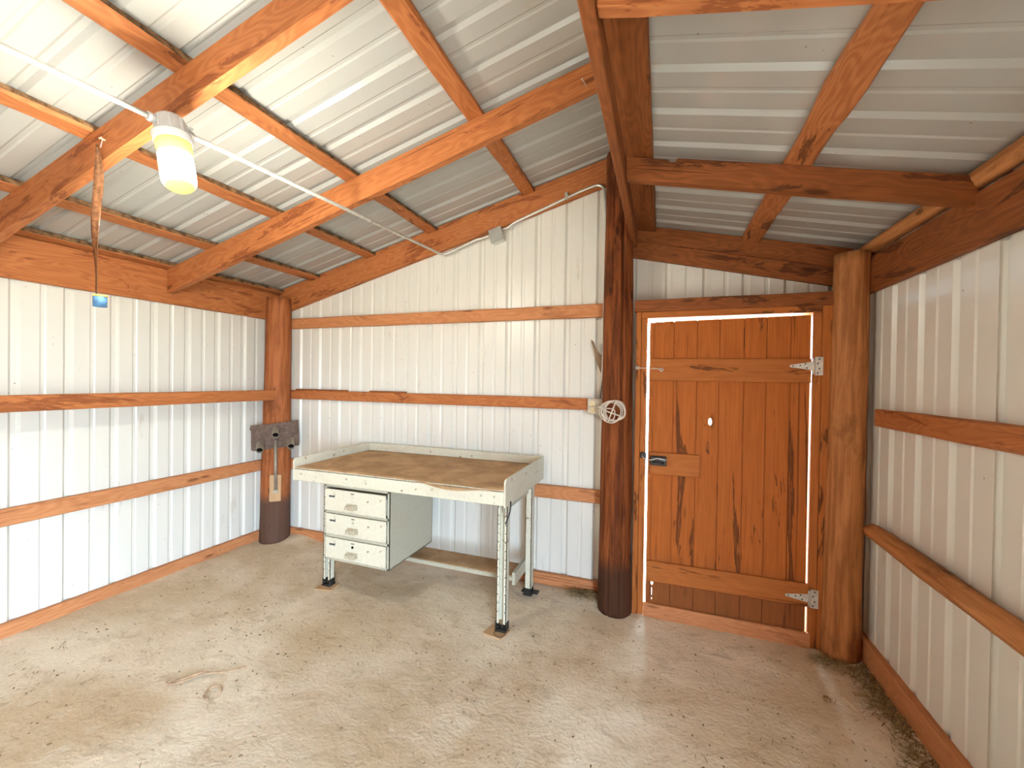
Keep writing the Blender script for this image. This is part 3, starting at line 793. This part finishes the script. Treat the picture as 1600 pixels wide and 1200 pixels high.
# coil of cable hung in front of the dark post
cc = V((-0.288, 2.640, 1.306)); bm = bmesh.new()
for k, (ox, oz, rx, rz, dy) in enumerate(((-0.014, -0.004, 0.066, 0.064, 0), (-0.004, 0.000, 0.064, 0.066, -0.006), (0.006, 0.005, 0.066, 0.062, 0.003), (0.014, 0.008, 0.062, 0.064, -0.004), (0.021, 0.009, 0.061, 0.062, 0.004), (-0.016, -0.014, 0.036, 0.038, -0.013))):
    pts = [cc + V((ox + rx * math.cos(t) + 0.003 * math.sin(2 * t + k), dy + 0.006 * math.sin(t + k * 1.3), oz + rz * math.sin(t) + 0.003 * math.cos(3 * t + k))) for t in [2 * PI * q / 36 for q in range(36)]]
    add_tube(bm, pts, 0.0033, 7, True, True)
coil = link('cable_coil', bm, M['cable'], Matrix.Translation(cc))
tag(coil, 'coiled off-white cable hanging on the dark log post', 'cable')
bm = bmesh.new()
add_tube(bm, fillet([cc + V((-0.105, 0.20, 0.014)), cc + V((-0.085, -0.012, 0.030)), cc + V((-0.02, -0.032, 0.0)), cc + V((0.07, -0.02, -0.028))], 0.02, 4), 0.0042, 7)
add_tube(bm, [cc + V((0.026, -0.028, 0.072)), cc + V((0.0, -0.034, 0.0)), cc + V((-0.022, -0.028, -0.064))], 0.0042, 7)
link('cable_tie', bm, M['cable'], Matrix.Translation(cc), coil)
# curved wooden piece poking out behind the post
pts = [(-0.470, 2.880, 1.786), (-0.452, 2.880, 1.776), (-0.440, 2.880, 1.728), (-0.412, 2.880, 1.690), (-0.375, 2.880, 1.664), (-0.345, 2.88, 1.648), (-0.345, 2.88, 1.500), (-0.372, 2.88, 1.500), (-0.398, 2.880, 1.560), (-0.428, 2.880, 1.640), (-0.446, 2.88, 1.720)]
o = prism('curved_wood', pts, (0, 0.022, 0), M['horn'], (0, 0, 1), bev=0.003, up=(0, 1, 0))
tag(o, 'brown pointed wooden piece sticking out behind the dark log post', 'wood piece')

# ------------------------------------------------------------------ fly paper
fp = thing('fly_paper', 'twisted amber fly paper with blue tube hanging from the thick rafter', 'fly paper', (-2.245, 1.045, 2.48))
bm = bmesh.new(); nn = 40; L0, L1 = 2.462, 1.835; prev = None
for i in range(nn + 1):
    t = i / nn; z = L0 + (L1 - L0) * t
    w = 0.017 * min(1, 0.35 + t * 3.5) * (1 if t < 0.88 else 1 - (t - 0.88) * 3.2)
    a = 0.5 * math.sin(t * 5.2) + 0.25
    cx, cy = -2.247 + 0.007 * math.sin(t * 6), 1.040 + 0.004 * math.sin(t * 9)
    q = [bm.verts.new((cx + s * w * math.cos(a) , cy + s * w * math.sin(a) - abs(s) * 0.006, z)) for s in (-1, -0.33, 0.33, 1)]
    if prev:
        for k in range(3): bm.faces.new((prev[k], prev[k + 1], q[k + 1], q[k]))
    prev = q
rb = link('ribbon', bm, M['amber'], Matrix.Translation(V((-2.245, 1.04, 2.15))), fp, True)
md = rb.modifiers.new('thick', 'SOLIDIFY'); md.thickness = 0.001
rb['label'] = 'sticky amber ribbon'
tube('hanging_cord', [(-2.2465, 1.052, 2.492), (-2.247, 1.046, 2.455)], 0.0015, M['cable'], fp, 6)
bm = bmesh.new(); add_cyl(bm, (-2.246, 1.062, 2.492), (-2.246, 1.045, 2.494), 0.003, sides=8); add_box(bm, (-2.254, 1.042, 2.490), (-2.238, 1.046, 2.497), 0.001)
link('pin', bm, M['straw'], Matrix.Translation(V((-2.246, 1.05, 2.493))), fp)
tb = lathe('tube', [(0, -0.026), (0.0225, -0.026), (0.0225, 0.024), (0, 0.024)], (-2.232, 1.040, 1.806), M['blue'], fp, 24)
tb['label'] = 'blue card tube'
lathe('band', [(0.0228, 0.0), (0.0232, 0.0), (0.0232, 0.008), (0.0228, 0.008)], (-2.232, 1.040, 1.822), M['yellow'], tb, 24)

# ------------------------------------------------------------------ rusty plate with pipe stubs on the corner post
n = V((0.7413, -0.6712, 0)); tx = V((0.6712, 0.7413, 0)); c0 = V((-3.2436, 2.7477, 0)) + n * 0.006
def on(s, z, off=0.0): return c0 + tx * s + n * off + V((0, 0, z))
pl = thing('pipe_bracket', 'rusty steel plate with three pipe stubs on the corner post', 'bracket', on(0, 0.97))
out = [(-0.195, 1.068), (-0.06, 1.075), (0.175, 1.103), (0.182, 0.99), (0.186, 0.872), (0.05, 0.862), (-0.165, 0.842), (-0.188, 0.85), (-0.190, 1.02), (-0.201, 1.03)]
prism('plate', [on(s, z) for s, z in out], n * 0.006, M['rust'], tx, pl, 0.001)
for (s, z) in ((0.0, 1.030), (-0.118, 0.905), (0.120, 0.924)):
    a = on(s, z, 0.004); d = (n * 0.90 - V((0, 0, 0.43))).normalized(); bm = bmesh.new(); e = a + d * 0.105
    add_tube(bm, [a, e], 0.029, 20, False); add_tube(bm, [a, e], 0.0245, 20, False)
    # rim ring
    u = d.orthogonal().normalized(); w = d.cross(u)
    ro = [bm.verts.new(e + (u * math.cos(2 * PI * k / 20) + w * math.sin(2 * PI * k / 20)) * 0.029) for k in range(20)]
    ri = [bm.verts.new(e + (u * math.cos(2 * PI * k / 20) + w * math.sin(2 * PI * k / 20)) * 0.0245) for k in range(20)]
    for k in range(20): bm.faces.new((ro[k], ro[(k + 1) % 20], ri[(k + 1) % 20], ri[k]))
    ps = link('pipe_stub', bm, M['pipe'], frame(a, d), pl, False)
    cyl('bore', e - d * 0.022, e - d * 0.016, 0.0243, M['hole'], ps, sides=20)
rod = cyl('rod', on(-0.002, 0.93, 0.030), on(0.002, 0.50, 0.036), 0.013, M['pipe'], pl, sides=12)
bm = bmesh.new(); add_cyl(bm, on(0.002, 0.478, 0.022), on(0.002, 0.478, 0.050), 0.019, sides=6); link('bolt', bm, M['pipe'], frame(on(0.002, 0.478, 0.04), n), pl)
wb = prism('wood_block', [on(-0.048, 0.385), on(0.043, 0.382), on(0.045, 0.620), on(-0.045, 0.624)], n * 0.022, M['tanpad'], (0, 0, 1), None, 0.002, n)
tag(wb, 'small light wood block screwed low on the corner post', 'block')

# ------------------------------------------------------------------ steel workbench
DX_L, DX_R, DYF, DYB = -2.352, -0.800, 2.128, 2.908
ZR, ZS, ZL = 0.945, 0.882, 0.795
wbn = thing('workbench', 'cream steel workbench with brown top and three drawers against the back wall', 'workbench', (-1.58, 2.5, 0))
# hardboard top: warped and torn along the front edge
bm = bmesh.new(); nx, ny = 60, 14; grid = []
for j in range(ny + 1):
    row = []
    for i in range(nx + 1):
        x = DX_L + 0.012 + (DX_R - DX_L - 0.024) * i / nx; y = DYF + 0.002 + (DYB - DYF - 0.016) * j / ny
        bulge = math.exp(-((x + 1.13) / 0.17) ** 2); k = max(0, 1 - j / 3.0)
        y -= 0.044 * bulge * (1 if j == 0 else 0) + 0.016 * bulge * (1 if j == 1 else 0)
        z = ZS + 0.002 + 0.003 * noise.noise(V((x * 3, y * 3, 0))) - 0.020 * bulge * (k ** 2) + 0.007 * k * math.exp(-((x + 1.40) / 0.06) ** 2)
        row.append(bm.verts.new((x, y, z)))
    grid.append(row)
for j in range(ny):
    for i in range(nx): bm.faces.new((grid[j][i], grid[j][i + 1], grid[j + 1][i + 1], grid[j + 1][i]))
top = link('worktop', bm, M['hardboard'], Matrix.Translation(V((-1.58, 2.5, ZS))), wbn, True)
md = top.modifiers.new('thick', 'SOLIDIFY'); md.thickness = 0.005; md.offset = -1
top['label'] = 'brown warped hardboard top'
# pan under it with the front lip
bm = bmesh.new()
add_box(bm, (DX_L + 0.012, DYF, ZL), (DX_R - 0.012, DYF + 0.006, ZS - 0.001), 0.002)
add_box(bm, (DX_L + 0.012, DYF, ZS - 0.010), (DX_R - 0.012, DYB - 0.01, ZS - 0.006))
add_box(bm, (DX_L + 0.012, DYF + 0.006, ZL), (DX_R - 0.012, DYF + 0.05, ZL + 0.004))
link('front_lip', bm, M['enamel'], Matrix.Translation(V((-1.58, DYF, ZL))), wbn)
for x in (-2.28, -1.90, -1.27, -0.95, -0.87):
    cyl('bolt', (x, DYF - 0.003, 0.842), (x, DYF + 0.002, 0.842), 0.008, M['enamel2'], wbn, sides=10)
def side(x0, x1, zlow):
    prof = [(DYF - 0.004, zlow), (DYB, zlow - 0.006), (DYB, ZR), (DYF + 0.016, ZR), (DYF + 0.004, ZR - 0.006), (DYF - 0.004, ZR - 0.022)]
    return prism('end_panel', [(x0, y, z) for y, z in prof], (x1 - x0, 0, 0), M['enamel'], (0, 1, 0), wbn, 0.0015)
side(DX_L, DX_L + 0.011, ZL); side(DX_R - 0.011, DX_R, ZL - 0.010)
box('back_panel', (DX_L + 0.011, DYB - 0.012, ZL), (DX_R - 0.011, DYB - 0.002, ZR), M['enamel'], wbn, 0.0015)
# right end bracket plates under the top
box('end_apron', (-0.862, 2.25, 0.715), (-0.856, 2.79, ZL + 0.03), M['enamel2'], wbn, 0.001)
# legs: channel posts with cast feet
def leg(x, y, ang, lab=None, ztop_=0.80):
    bm = bmesh.new(); w, d, t = 0.062, 0.044, 0.004
    for lo, hi in (((-w / 2, -d / 2, 0.05), (-w / 2 + t, d / 2, ztop_)), ((w / 2 - t, -d / 2, 0.05), (w / 2, d / 2, ztop_)), ((-w / 2, d / 2 - t, 0.05), (w / 2, d / 2, ztop_)),
                   ((-w / 2, -d / 2, 0.05), (-w / 2 + 0.017, -d / 2 + t, ztop_)), ((w / 2 - 0.017, -d / 2, 0.05), (w / 2, -d / 2 + t, ztop_))):
        add_box(bm, lo, hi)
    T = Matrix.Translation(V((x, y, 0))) @ Matrix.Rotation(ang, 4, 'Z')
    for k in range(13):
        z = 0.12 + k * 0.052
        for sx in (-1, 1): add_cyl(bm, (sx * (w / 2 - 0.008), -d / 2 - 0.0008, z), (sx * (w / 2 - 0.008), -d / 2 + 0.001, z), 0.0035, sides=8, mi=1)
    bm.transform(T); l = link('leg', bm, [M['enamel'], M['hole']], T, wbn)
    bm = bmesh.new()
    add_box(bm, (-0.036, -0.034, 0.004), (0.036, 0.030, 0.016), 0.004); add_box(bm, (-0.036, -0.026, 0.012), (-0.028, 0.024, 0.062), 0.003); add_box(bm, (0.028, -0.026, 0.012), (0.036, 0.024, 0.055), 0.003)
    add_cyl(bm, (-0.02, -0.03, 0.03), (-0.02, 0.0, 0.034), 0.008, sides=8); add_cyl(bm, (0.012, -0.028, 0.04), (0.012, 0, 0.04), 0.007, sides=8)
    bm.transform(T); link('foot', bm, M['black'], T, l)
    return l
leg(-2.232, 2.335, 0.0); fr = leg(-0.873, 2.290, 0.0); leg(-2.25, 2.755, PI); leg(-0.850, 2.745, -PI / 2)
tube('foot_wire', [(-0.865 + 0.035 * math.cos(t), 2.235 + 0.03 * math.sin(t), 0.012) for t in [2 * PI * k / 14 for k in range(14)]], 0.0016, M['black'], fr, 6, True)
bm = bmesh.new()
add_box(bm, (-0.9, 2.72, 0.02), (-0.78, 2.775, 0.026), 0.002)
link('foot_plate', bm, M['black'], Matrix.Translation(V((-0.84, 2.75, 0.02))), wbn)
tube('black_curve', fillet([(-0.797, 2.20, 0.805), (-0.796, 2.198, 0.755), (-0.806, 2.175, 0.71), (-0.815, 2.165, 0.685)], 0.04, 4), 0.004, M['black'], wbn, 7)  # thin black curved tube below the right end panel
# foot shelf across the back legs
prism('foot_shelf', [(-1.80, 2.515, 0.188), (-0.885, 2.515, 0.188), (-0.885, 2.515, 0.216), (-1.80, 2.515, 0.216)], (0, 0.205, 0), M['enamel2'], (1, 0, 0), wbn, 0.002)
bm = bmesh.new(); add_box(bm, (-1.78, 2.522, 0.2165), (-0.90, 2.715, 0.2195)); link('dust_layer', bm, M['hardboard'], Matrix.Translation(V((-1.3, 2.6, 0.217))), wbn)
box('shelf_bracket', (-0.890, 2.50, 0.170), (-0.868, 2.735, 0.252), M['enamel2'], wbn, 0.002)
# drawer pedestal
PX0, PX1, PY0, PY1, PZ0, PZ1 = -2.112, -1.598, 2.170, 2.690, 0.280, 0.792
bm = bmesh.new()
add_box(bm, (PX0, PY0, PZ0), (PX0 + 0.006, PY1, PZ1), 0.001); add_box(bm, (PX1 - 0.006, PY0, PZ0), (PX1, PY1, PZ1), 0.001)
add_box(bm, (PX0, PY1 - 0.004, PZ0), (PX1, PY1, PZ1)); add_box(bm, (PX0, PY0, PZ0), (PX1, PY1, PZ0 + 0.006))
for z0, z1 in ((PZ0, PZ0 + 0.014), (0.434, 0.452), (0.594, 0.612), (PZ1 - 0.024, PZ1)): add_box(bm, (PX0, PY0 - 0.001, z0), (PX1, PY0 + 0.012, z1), 0.001)
for x0, x1 in ((PX0, PX0 + 0.012), (PX1 - 0.014, PX1)): add_box(bm, (x0, PY0 - 0.001, PZ0), (x1, PY0 + 0.012, PZ1), 0.001)
ped = link('pedestal', bm, M['enamel2'], Matrix.Translation(V((-1.855, 2.43, 0.53))), wbn)
ped['label'] = 'drawer cabinet in enamel darkened as shade'
def drawer(z0, z1, dy, tilt, lock):
    bm = bmesh.new(); xa, xb = PX0 + 0.012, PX1 - 0.020; y = PY0 - dy
    add_box(bm, (xa, y, z0), (xb, y + 0.010, z1), 0.002)
    add_box(bm, (xa + 0.01, y + 0.010, z0 + 0.01), (xb - 0.01, y + 0.46, z1 - 0.03))
    d = link('drawer', bm, M['enamel'], Matrix.Translation(V((-1.855, y, (z0 + z1) / 2))), wbn)
    zc = z0 + 0.042; xc = -1.875
    bm = bmesh.new()      # pull: back plate and bent lip
    add_box(bm, (xc - 0.042, y - 0.002, zc - 0.018), (xc + 0.042, y, zc + 0.020), 0.001)
    pts = [(xc - 0.038, zc + 0.012), (xc + 0.038, zc + 0.012)]
    A = [bm.verts.new((xc + s, y - yy, zz)) for s in (-0.038, 0.038) for yy, zz in ((0.002, zc + 0.016), (0.026, zc + 0.006), (0.032, zc - 0.012), (0.002, zc - 0.006))]
    for k in range(4): bm.faces.new((A[k], A[(k + 1) % 4], A[4 + (k + 1) % 4], A[4 + k]))
    bm.faces.new(A[:4]); bm.faces.new(A[4:])
    h = link('handle', bm, M['pull'], Matrix.Translation(V((xc, y, zc))), d)
    if lock:
        cyl('lock', (xc, y - 0.003, z1 - 0.040), (xc, y + 0.002, z1 - 0.040), 0.0085, M[lock], d, sides=14)
    bm = bmesh.new(); add_box(bm, (xc - 0.013, y - 0.0012, z1 - 0.020), (xc + 0.013, y + 0.001, z1 - 0.014)); link('lock_mark', bm, M['rust'], Matrix.Translation(V((xc, y, z1 - 0.017))), d)
    s = box('label_slot', (-2.066, y - 0.0015, (z0 + z1) / 2 + 0.018), (-2.018, y + 0.001, (z0 + z1) / 2 + 0.030), M['slot'], d, 0.0005)
    s['label'] = 'dark empty label slot'
drawer(0.614, 0.757, 0.014, 0, 'zinc'); drawer(0.454, 0.590, 0.006, 0, 'enamel2'); drawer(0.296, 0.431, 0.007, 0, 'hole')
# wooden pads under the front feet
for x, y, a, lab in ((-2.225, 2.315, 0.15, 'thin tan wood pad under the left front foot of the workbench'), (-0.895, 2.262, -0.2, 'thin dusty wood pad under the right front foot of the workbench')):
    c, s = math.cos(a), math.sin(a); q = [(-0.065, -0.055), (0.060, -0.05), (0.065, 0.055), (-0.06, 0.05)]
    o = prism('wood_pad', [(x + u * c - v * s, y + u * s + v * c, -0.003) for u, v in q], (0, 0, 0.007), M['tanpad'], (c, s, 0), None, 0.001); tag(o, lab, 'pad')

# ------------------------------------------------------------------ nails left in the timber
def nail(p, q, lab):
    bm = bmesh.new(); add_cyl(bm, p, q, 0.0016, sides=6); add_cyl(bm, q, V(q) + (V(q) - V(p)).normalized() * 0.0015, 0.004, sides=8)
    o = link('nail', bm, M['galv'], Matrix.Translation(V(p))); tag(o, lab, 'nail', None)
nail((-0.36, 1.988, 2.905), (-0.375, 1.935, 2.915), 'bent nail near the right end of the far long rafter')
nail((-2.060, YB - 0.02, 1.372), (-2.062, YB - 0.025, 1.402), 'left one of two nails standing on the middle back rail')
nail((-2.022, YB - 0.02, 1.372), (-2.020, YB - 0.025, 1.402), 'right one of two nails standing on the middle back rail')

# ------------------------------------------------------------------ things on the floor
def zf(x, y): return -0.004
o = tube('dry_weed', fillet([(-2.205, 1.290, 0.010), (-2.16, 1.318, 0.012), (-2.128, 1.395, 0.014), (-2.075, 1.425, 0.012), (-2.02, 1.455, 0.010), (-1.975, 1.510, 0.012)], 0.03, 4), 0.0036, M['weed'], None, 8)
bm = bmesh.new(); add_tube(bm, [(-2.205, 1.300, 0.010), (-2.165, 1.335, 0.018), (-2.13, 1.40, 0.016), (-2.08, 1.432, 0.006)], [0.003, 0.006, 0.006, 0.002], 8)
add_tube(bm, [(-2.205, 1.29, 0.01), (-2.222, 1.292, 0.012), (-2.232, 1.300, 0.008)], [0.006, 0.004, 0.002], 6)
link('root', bm, M['weed'], Matrix.Translation(V((-2.15, 1.35, 0.01))), o)
tag(o, 'long dried weed stalk lying on the open floor', 'weed')
o = tube('dry_leaf', [(-1.965 + (0.032 + 0.006 * math.sin(3 * t)) * math.cos(t), 1.338 + 0.036 * math.sin(t), 0.006 + 0.004 * math.sin(t)) for t in [2 * PI * k / 20 for k in range(18)]], 0.0042, M['weed'], None, 7)
tag(o, 'small curled dry leaf in front of the weed stalk', 'leaf')
for p, q, lab in (((-1.165, 1.160), (-1.135, 1.115), 'short white straw on the open floor in front of the workbench'), ((0.800, 2.690), (0.905, 2.615), 'long pale straw at the foot of the tan post'), ((0.835, 2.380), (0.868, 2.300), 'pale straw on the floor by the right wall hay'), ((-0.03, 2.73), (0.03, 2.70), 'pale straw in front of the door kick board')):
    o = tube('straw', [(p[0], p[1], 0.004), ((p[0] + q[0]) / 2 + 0.003, (p[1] + q[1]) / 2, 0.006), (q[0], q[1], 0.004)], 0.0022, M['straw'], None, 6); tag(o, lab, 'straw')
bm = bmesh.new(); bmesh.ops.create_icosphere(bm, subdivisions=3, radius=1)
for v in bm.verts:
    k = 1 + 0.3 * noise.noise(v.co * 1.8); v.co = V((0.762 + v.co.x * 0.015 * k, 2.345 + v.co.y * 0.020 * k, 0.002 + v.co.z * 0.010 * k))
o = link('dirt_clod', bm, M['clod'], Matrix.Translation(V((0.762, 2.345, 0.004))), None, True); tag(o, 'brown dirt clod on the floor near the tan post', 'clod')
# hay chaff swept against the walls
def blades(name, n, place, mat, lmin, lmax, wid):
    bm = bmesh.new()
    for _ in range(n):
        x, y, z = place(); a = random.uniform(0, 2 * PI); L = random.uniform(lmin, lmax); w = wid * random.uniform(0.6, 1.4)
        d = V((math.cos(a), math.sin(a), random.uniform(-0.10, 0.22))) * L; s = V((-math.sin(a), math.cos(a), 0)) * w; u = V((0, 0, w))
        p = V((x, y, z)); b = [bm.verts.new(p + s), bm.verts.new(p - s), bm.verts.new(p + u)]
        m = p + d * 0.5 + V((0, 0, random.uniform(0, 0.006))) + s * random.uniform(-2, 2)
        c = [bm.verts.new(m + s), bm.verts.new(m - s), bm.verts.new(m + u)]; e = bm.verts.new(p + d)
        for k in range(3):
            bm.faces.new((b[k], b[(k + 1) % 3], c[(k + 1) % 3], c[k])); bm.faces.new((c[k], c[(k + 1) % 3], e))
    o = link(name, bm, mat, Matrix()); o['kind'] = 'stuff'; return o
def by_right():
    y = random.uniform(0.2, 2.62); x = 1.038 - abs(random.gauss(0, 0.085)) * (0.55 + 0.40 * (2.7 - y)) * (0.55 + 0.9 * abs(noise.noise(V((y * 2.3, 3.0, 0.0))))); return x, y, random.uniform(0, 0.016)
o = blades('hay', 5200, by_right, M['hay'], 0.015, 0.055, 0.0014); tag(o, 'dry hay chaff swept along the right wall board', 'hay')
def by_post():
    a = random.uniform(-2.6, 0.4); r = 0.11 + abs(random.gauss(0, 0.05)); return 0.955 + math.cos(a) * r * 1.1, 2.775 + math.sin(a) * r, random.uniform(0, 0.014)
o = blades('hay', 900, by_post, M['hay'], 0.015, 0.055, 0.0012); tag(o, 'dry hay around the foot of the tan post', 'hay')
def by_dark():
    return -0.47 + random.gauss(0, 0.07), 2.865 + random.gauss(0, 0.035), random.uniform(0.004, 0.03)
o = blades('hay', 700, by_dark, M['hay'], 0.015, 0.06, 0.0012); tag(o, 'little heap of dry hay left of the dark post foot', 'hay')
def scat():
    while True:
        x = random.uniform(-3.2, 1.0); y = random.uniform(0.2, 2.75)
        if random.random() < 0.12 + 0.88 * max(0, noise.noise(V((x * 1.3 + 4, y * 1.3, 0))) * 1.5 + 0.25 * (x > -1.2)): return x, y, 0.0
bm = bmesh.new()
for _ in range(900):
    x, y, z = scat(); r = random.uniform(0.0010, 0.0036); k = random.uniform(1, 3.2); a = random.uniform(0, PI)
    T = Matrix.Translation(V((x, y, 0.001))) @ Matrix.Rotation(a, 4, 'Z') @ Matrix.Diagonal(V((r * k, r, r * 0.7, 1)))
    q = bmesh.ops.create_icosphere(bm, subdivisions=1, radius=1, matrix=T)
    for v in q['verts']: v.co += V((random.uniform(-1, 1), random.uniform(-1, 1), random.uniform(-0.4, 0.4))) * r * 0.45
o = link('crumbs', bm, M['crumb'], Matrix()); o['kind'] = 'stuff'; tag(o, 'dark crumbs and chaff strewn over the dusty floor', 'crumbs')
o = blades('chaff', 480, lambda: (lambda p: (p[0], p[1], 0.001))(scat()), M['hay'], 0.012, 0.05, 0.0011); tag(o, 'thin stray hay stems lying loose across the floor', 'chaff')

# ------------------------------------------------------------------ light
w = bpy.data.worlds.new('sky'); S.world = w; w.use_nodes = True
bg = w.node_tree.nodes['Background']; bg.inputs[0].default_value = (0.63, 0.81, 1.0, 1); bg.inputs[1].default_value = 50.0
sun = bpy.data.lights.new('sun', 'SUN'); sun.energy = 14.0; sun.angle = 0.01; sun.color = (1, 0.93, 0.82)
so = bpy.data.objects.new('sun', sun); COL.objects.link(so)
so.rotation_euler = (V((0.22, 0.75, -0.65))).to_track_quat('-Z', 'Y').to_euler()
pa = bpy.data.lights.new('added_bay_portal', 'AREA'); pa.shape = 'RECTANGLE'; pa.size = OY1 - OY0; pa.size_y = OZ; pa.cycles.is_portal = True  # sampling portal over the invented bay, emits nothing itself
po = bpy.data.objects.new('added_bay_portal', pa); COL.objects.link(po)
po.location = (XR + 0.03, (OY0 + OY1) / 2, OZ / 2); po.rotation_euler = V((-1, 0, 0)).to_track_quat('-Z', 'Z').to_euler()

# ------------------------------------------------------------------ camera
yaw, pitch, roll, F, CH = 0.3485, -0.0088, 0.0144, 643.4434, 1.4948
Rz = Matrix.Rotation(yaw, 3, 'Z'); Rx = Matrix.Rotation(pitch, 3, 'X')
c, s = math.cos(roll), math.sin(roll); Ry = Matrix(((c, 0, -s), (0, 1, 0), (s, 0, c)))
Rm = Rz @ Rx @ Ry @ Matrix(((1, 0, 0), (0, 0, -1), (0, 1, 0)))
cam = bpy.data.cameras.new('camera'); cam.sensor_width = 36; cam.sensor_fit = 'HORIZONTAL'; cam.lens = F / 1600 * 36
cam.clip_start = 0.02
co = bpy.data.objects.new('camera', cam); COL.objects.link(co)
co.matrix_world = Matrix.Translation(V((0, 0, CH))) @ Rm.to_4x4()
S.camera = co

S.view_settings.view_transform = 'Standard'; S.view_settings.look = 'None'; S.view_settings.gamma = 1.0
S.view_settings.exposure = 0.33; S.view_settings.use_curve_mapping = False
S.cycles.use_denoising = True
S.cycles.max_bounces = 12; S.cycles.diffuse_bounces = 8
S.cycles.sample_clamp_indirect = 8.0
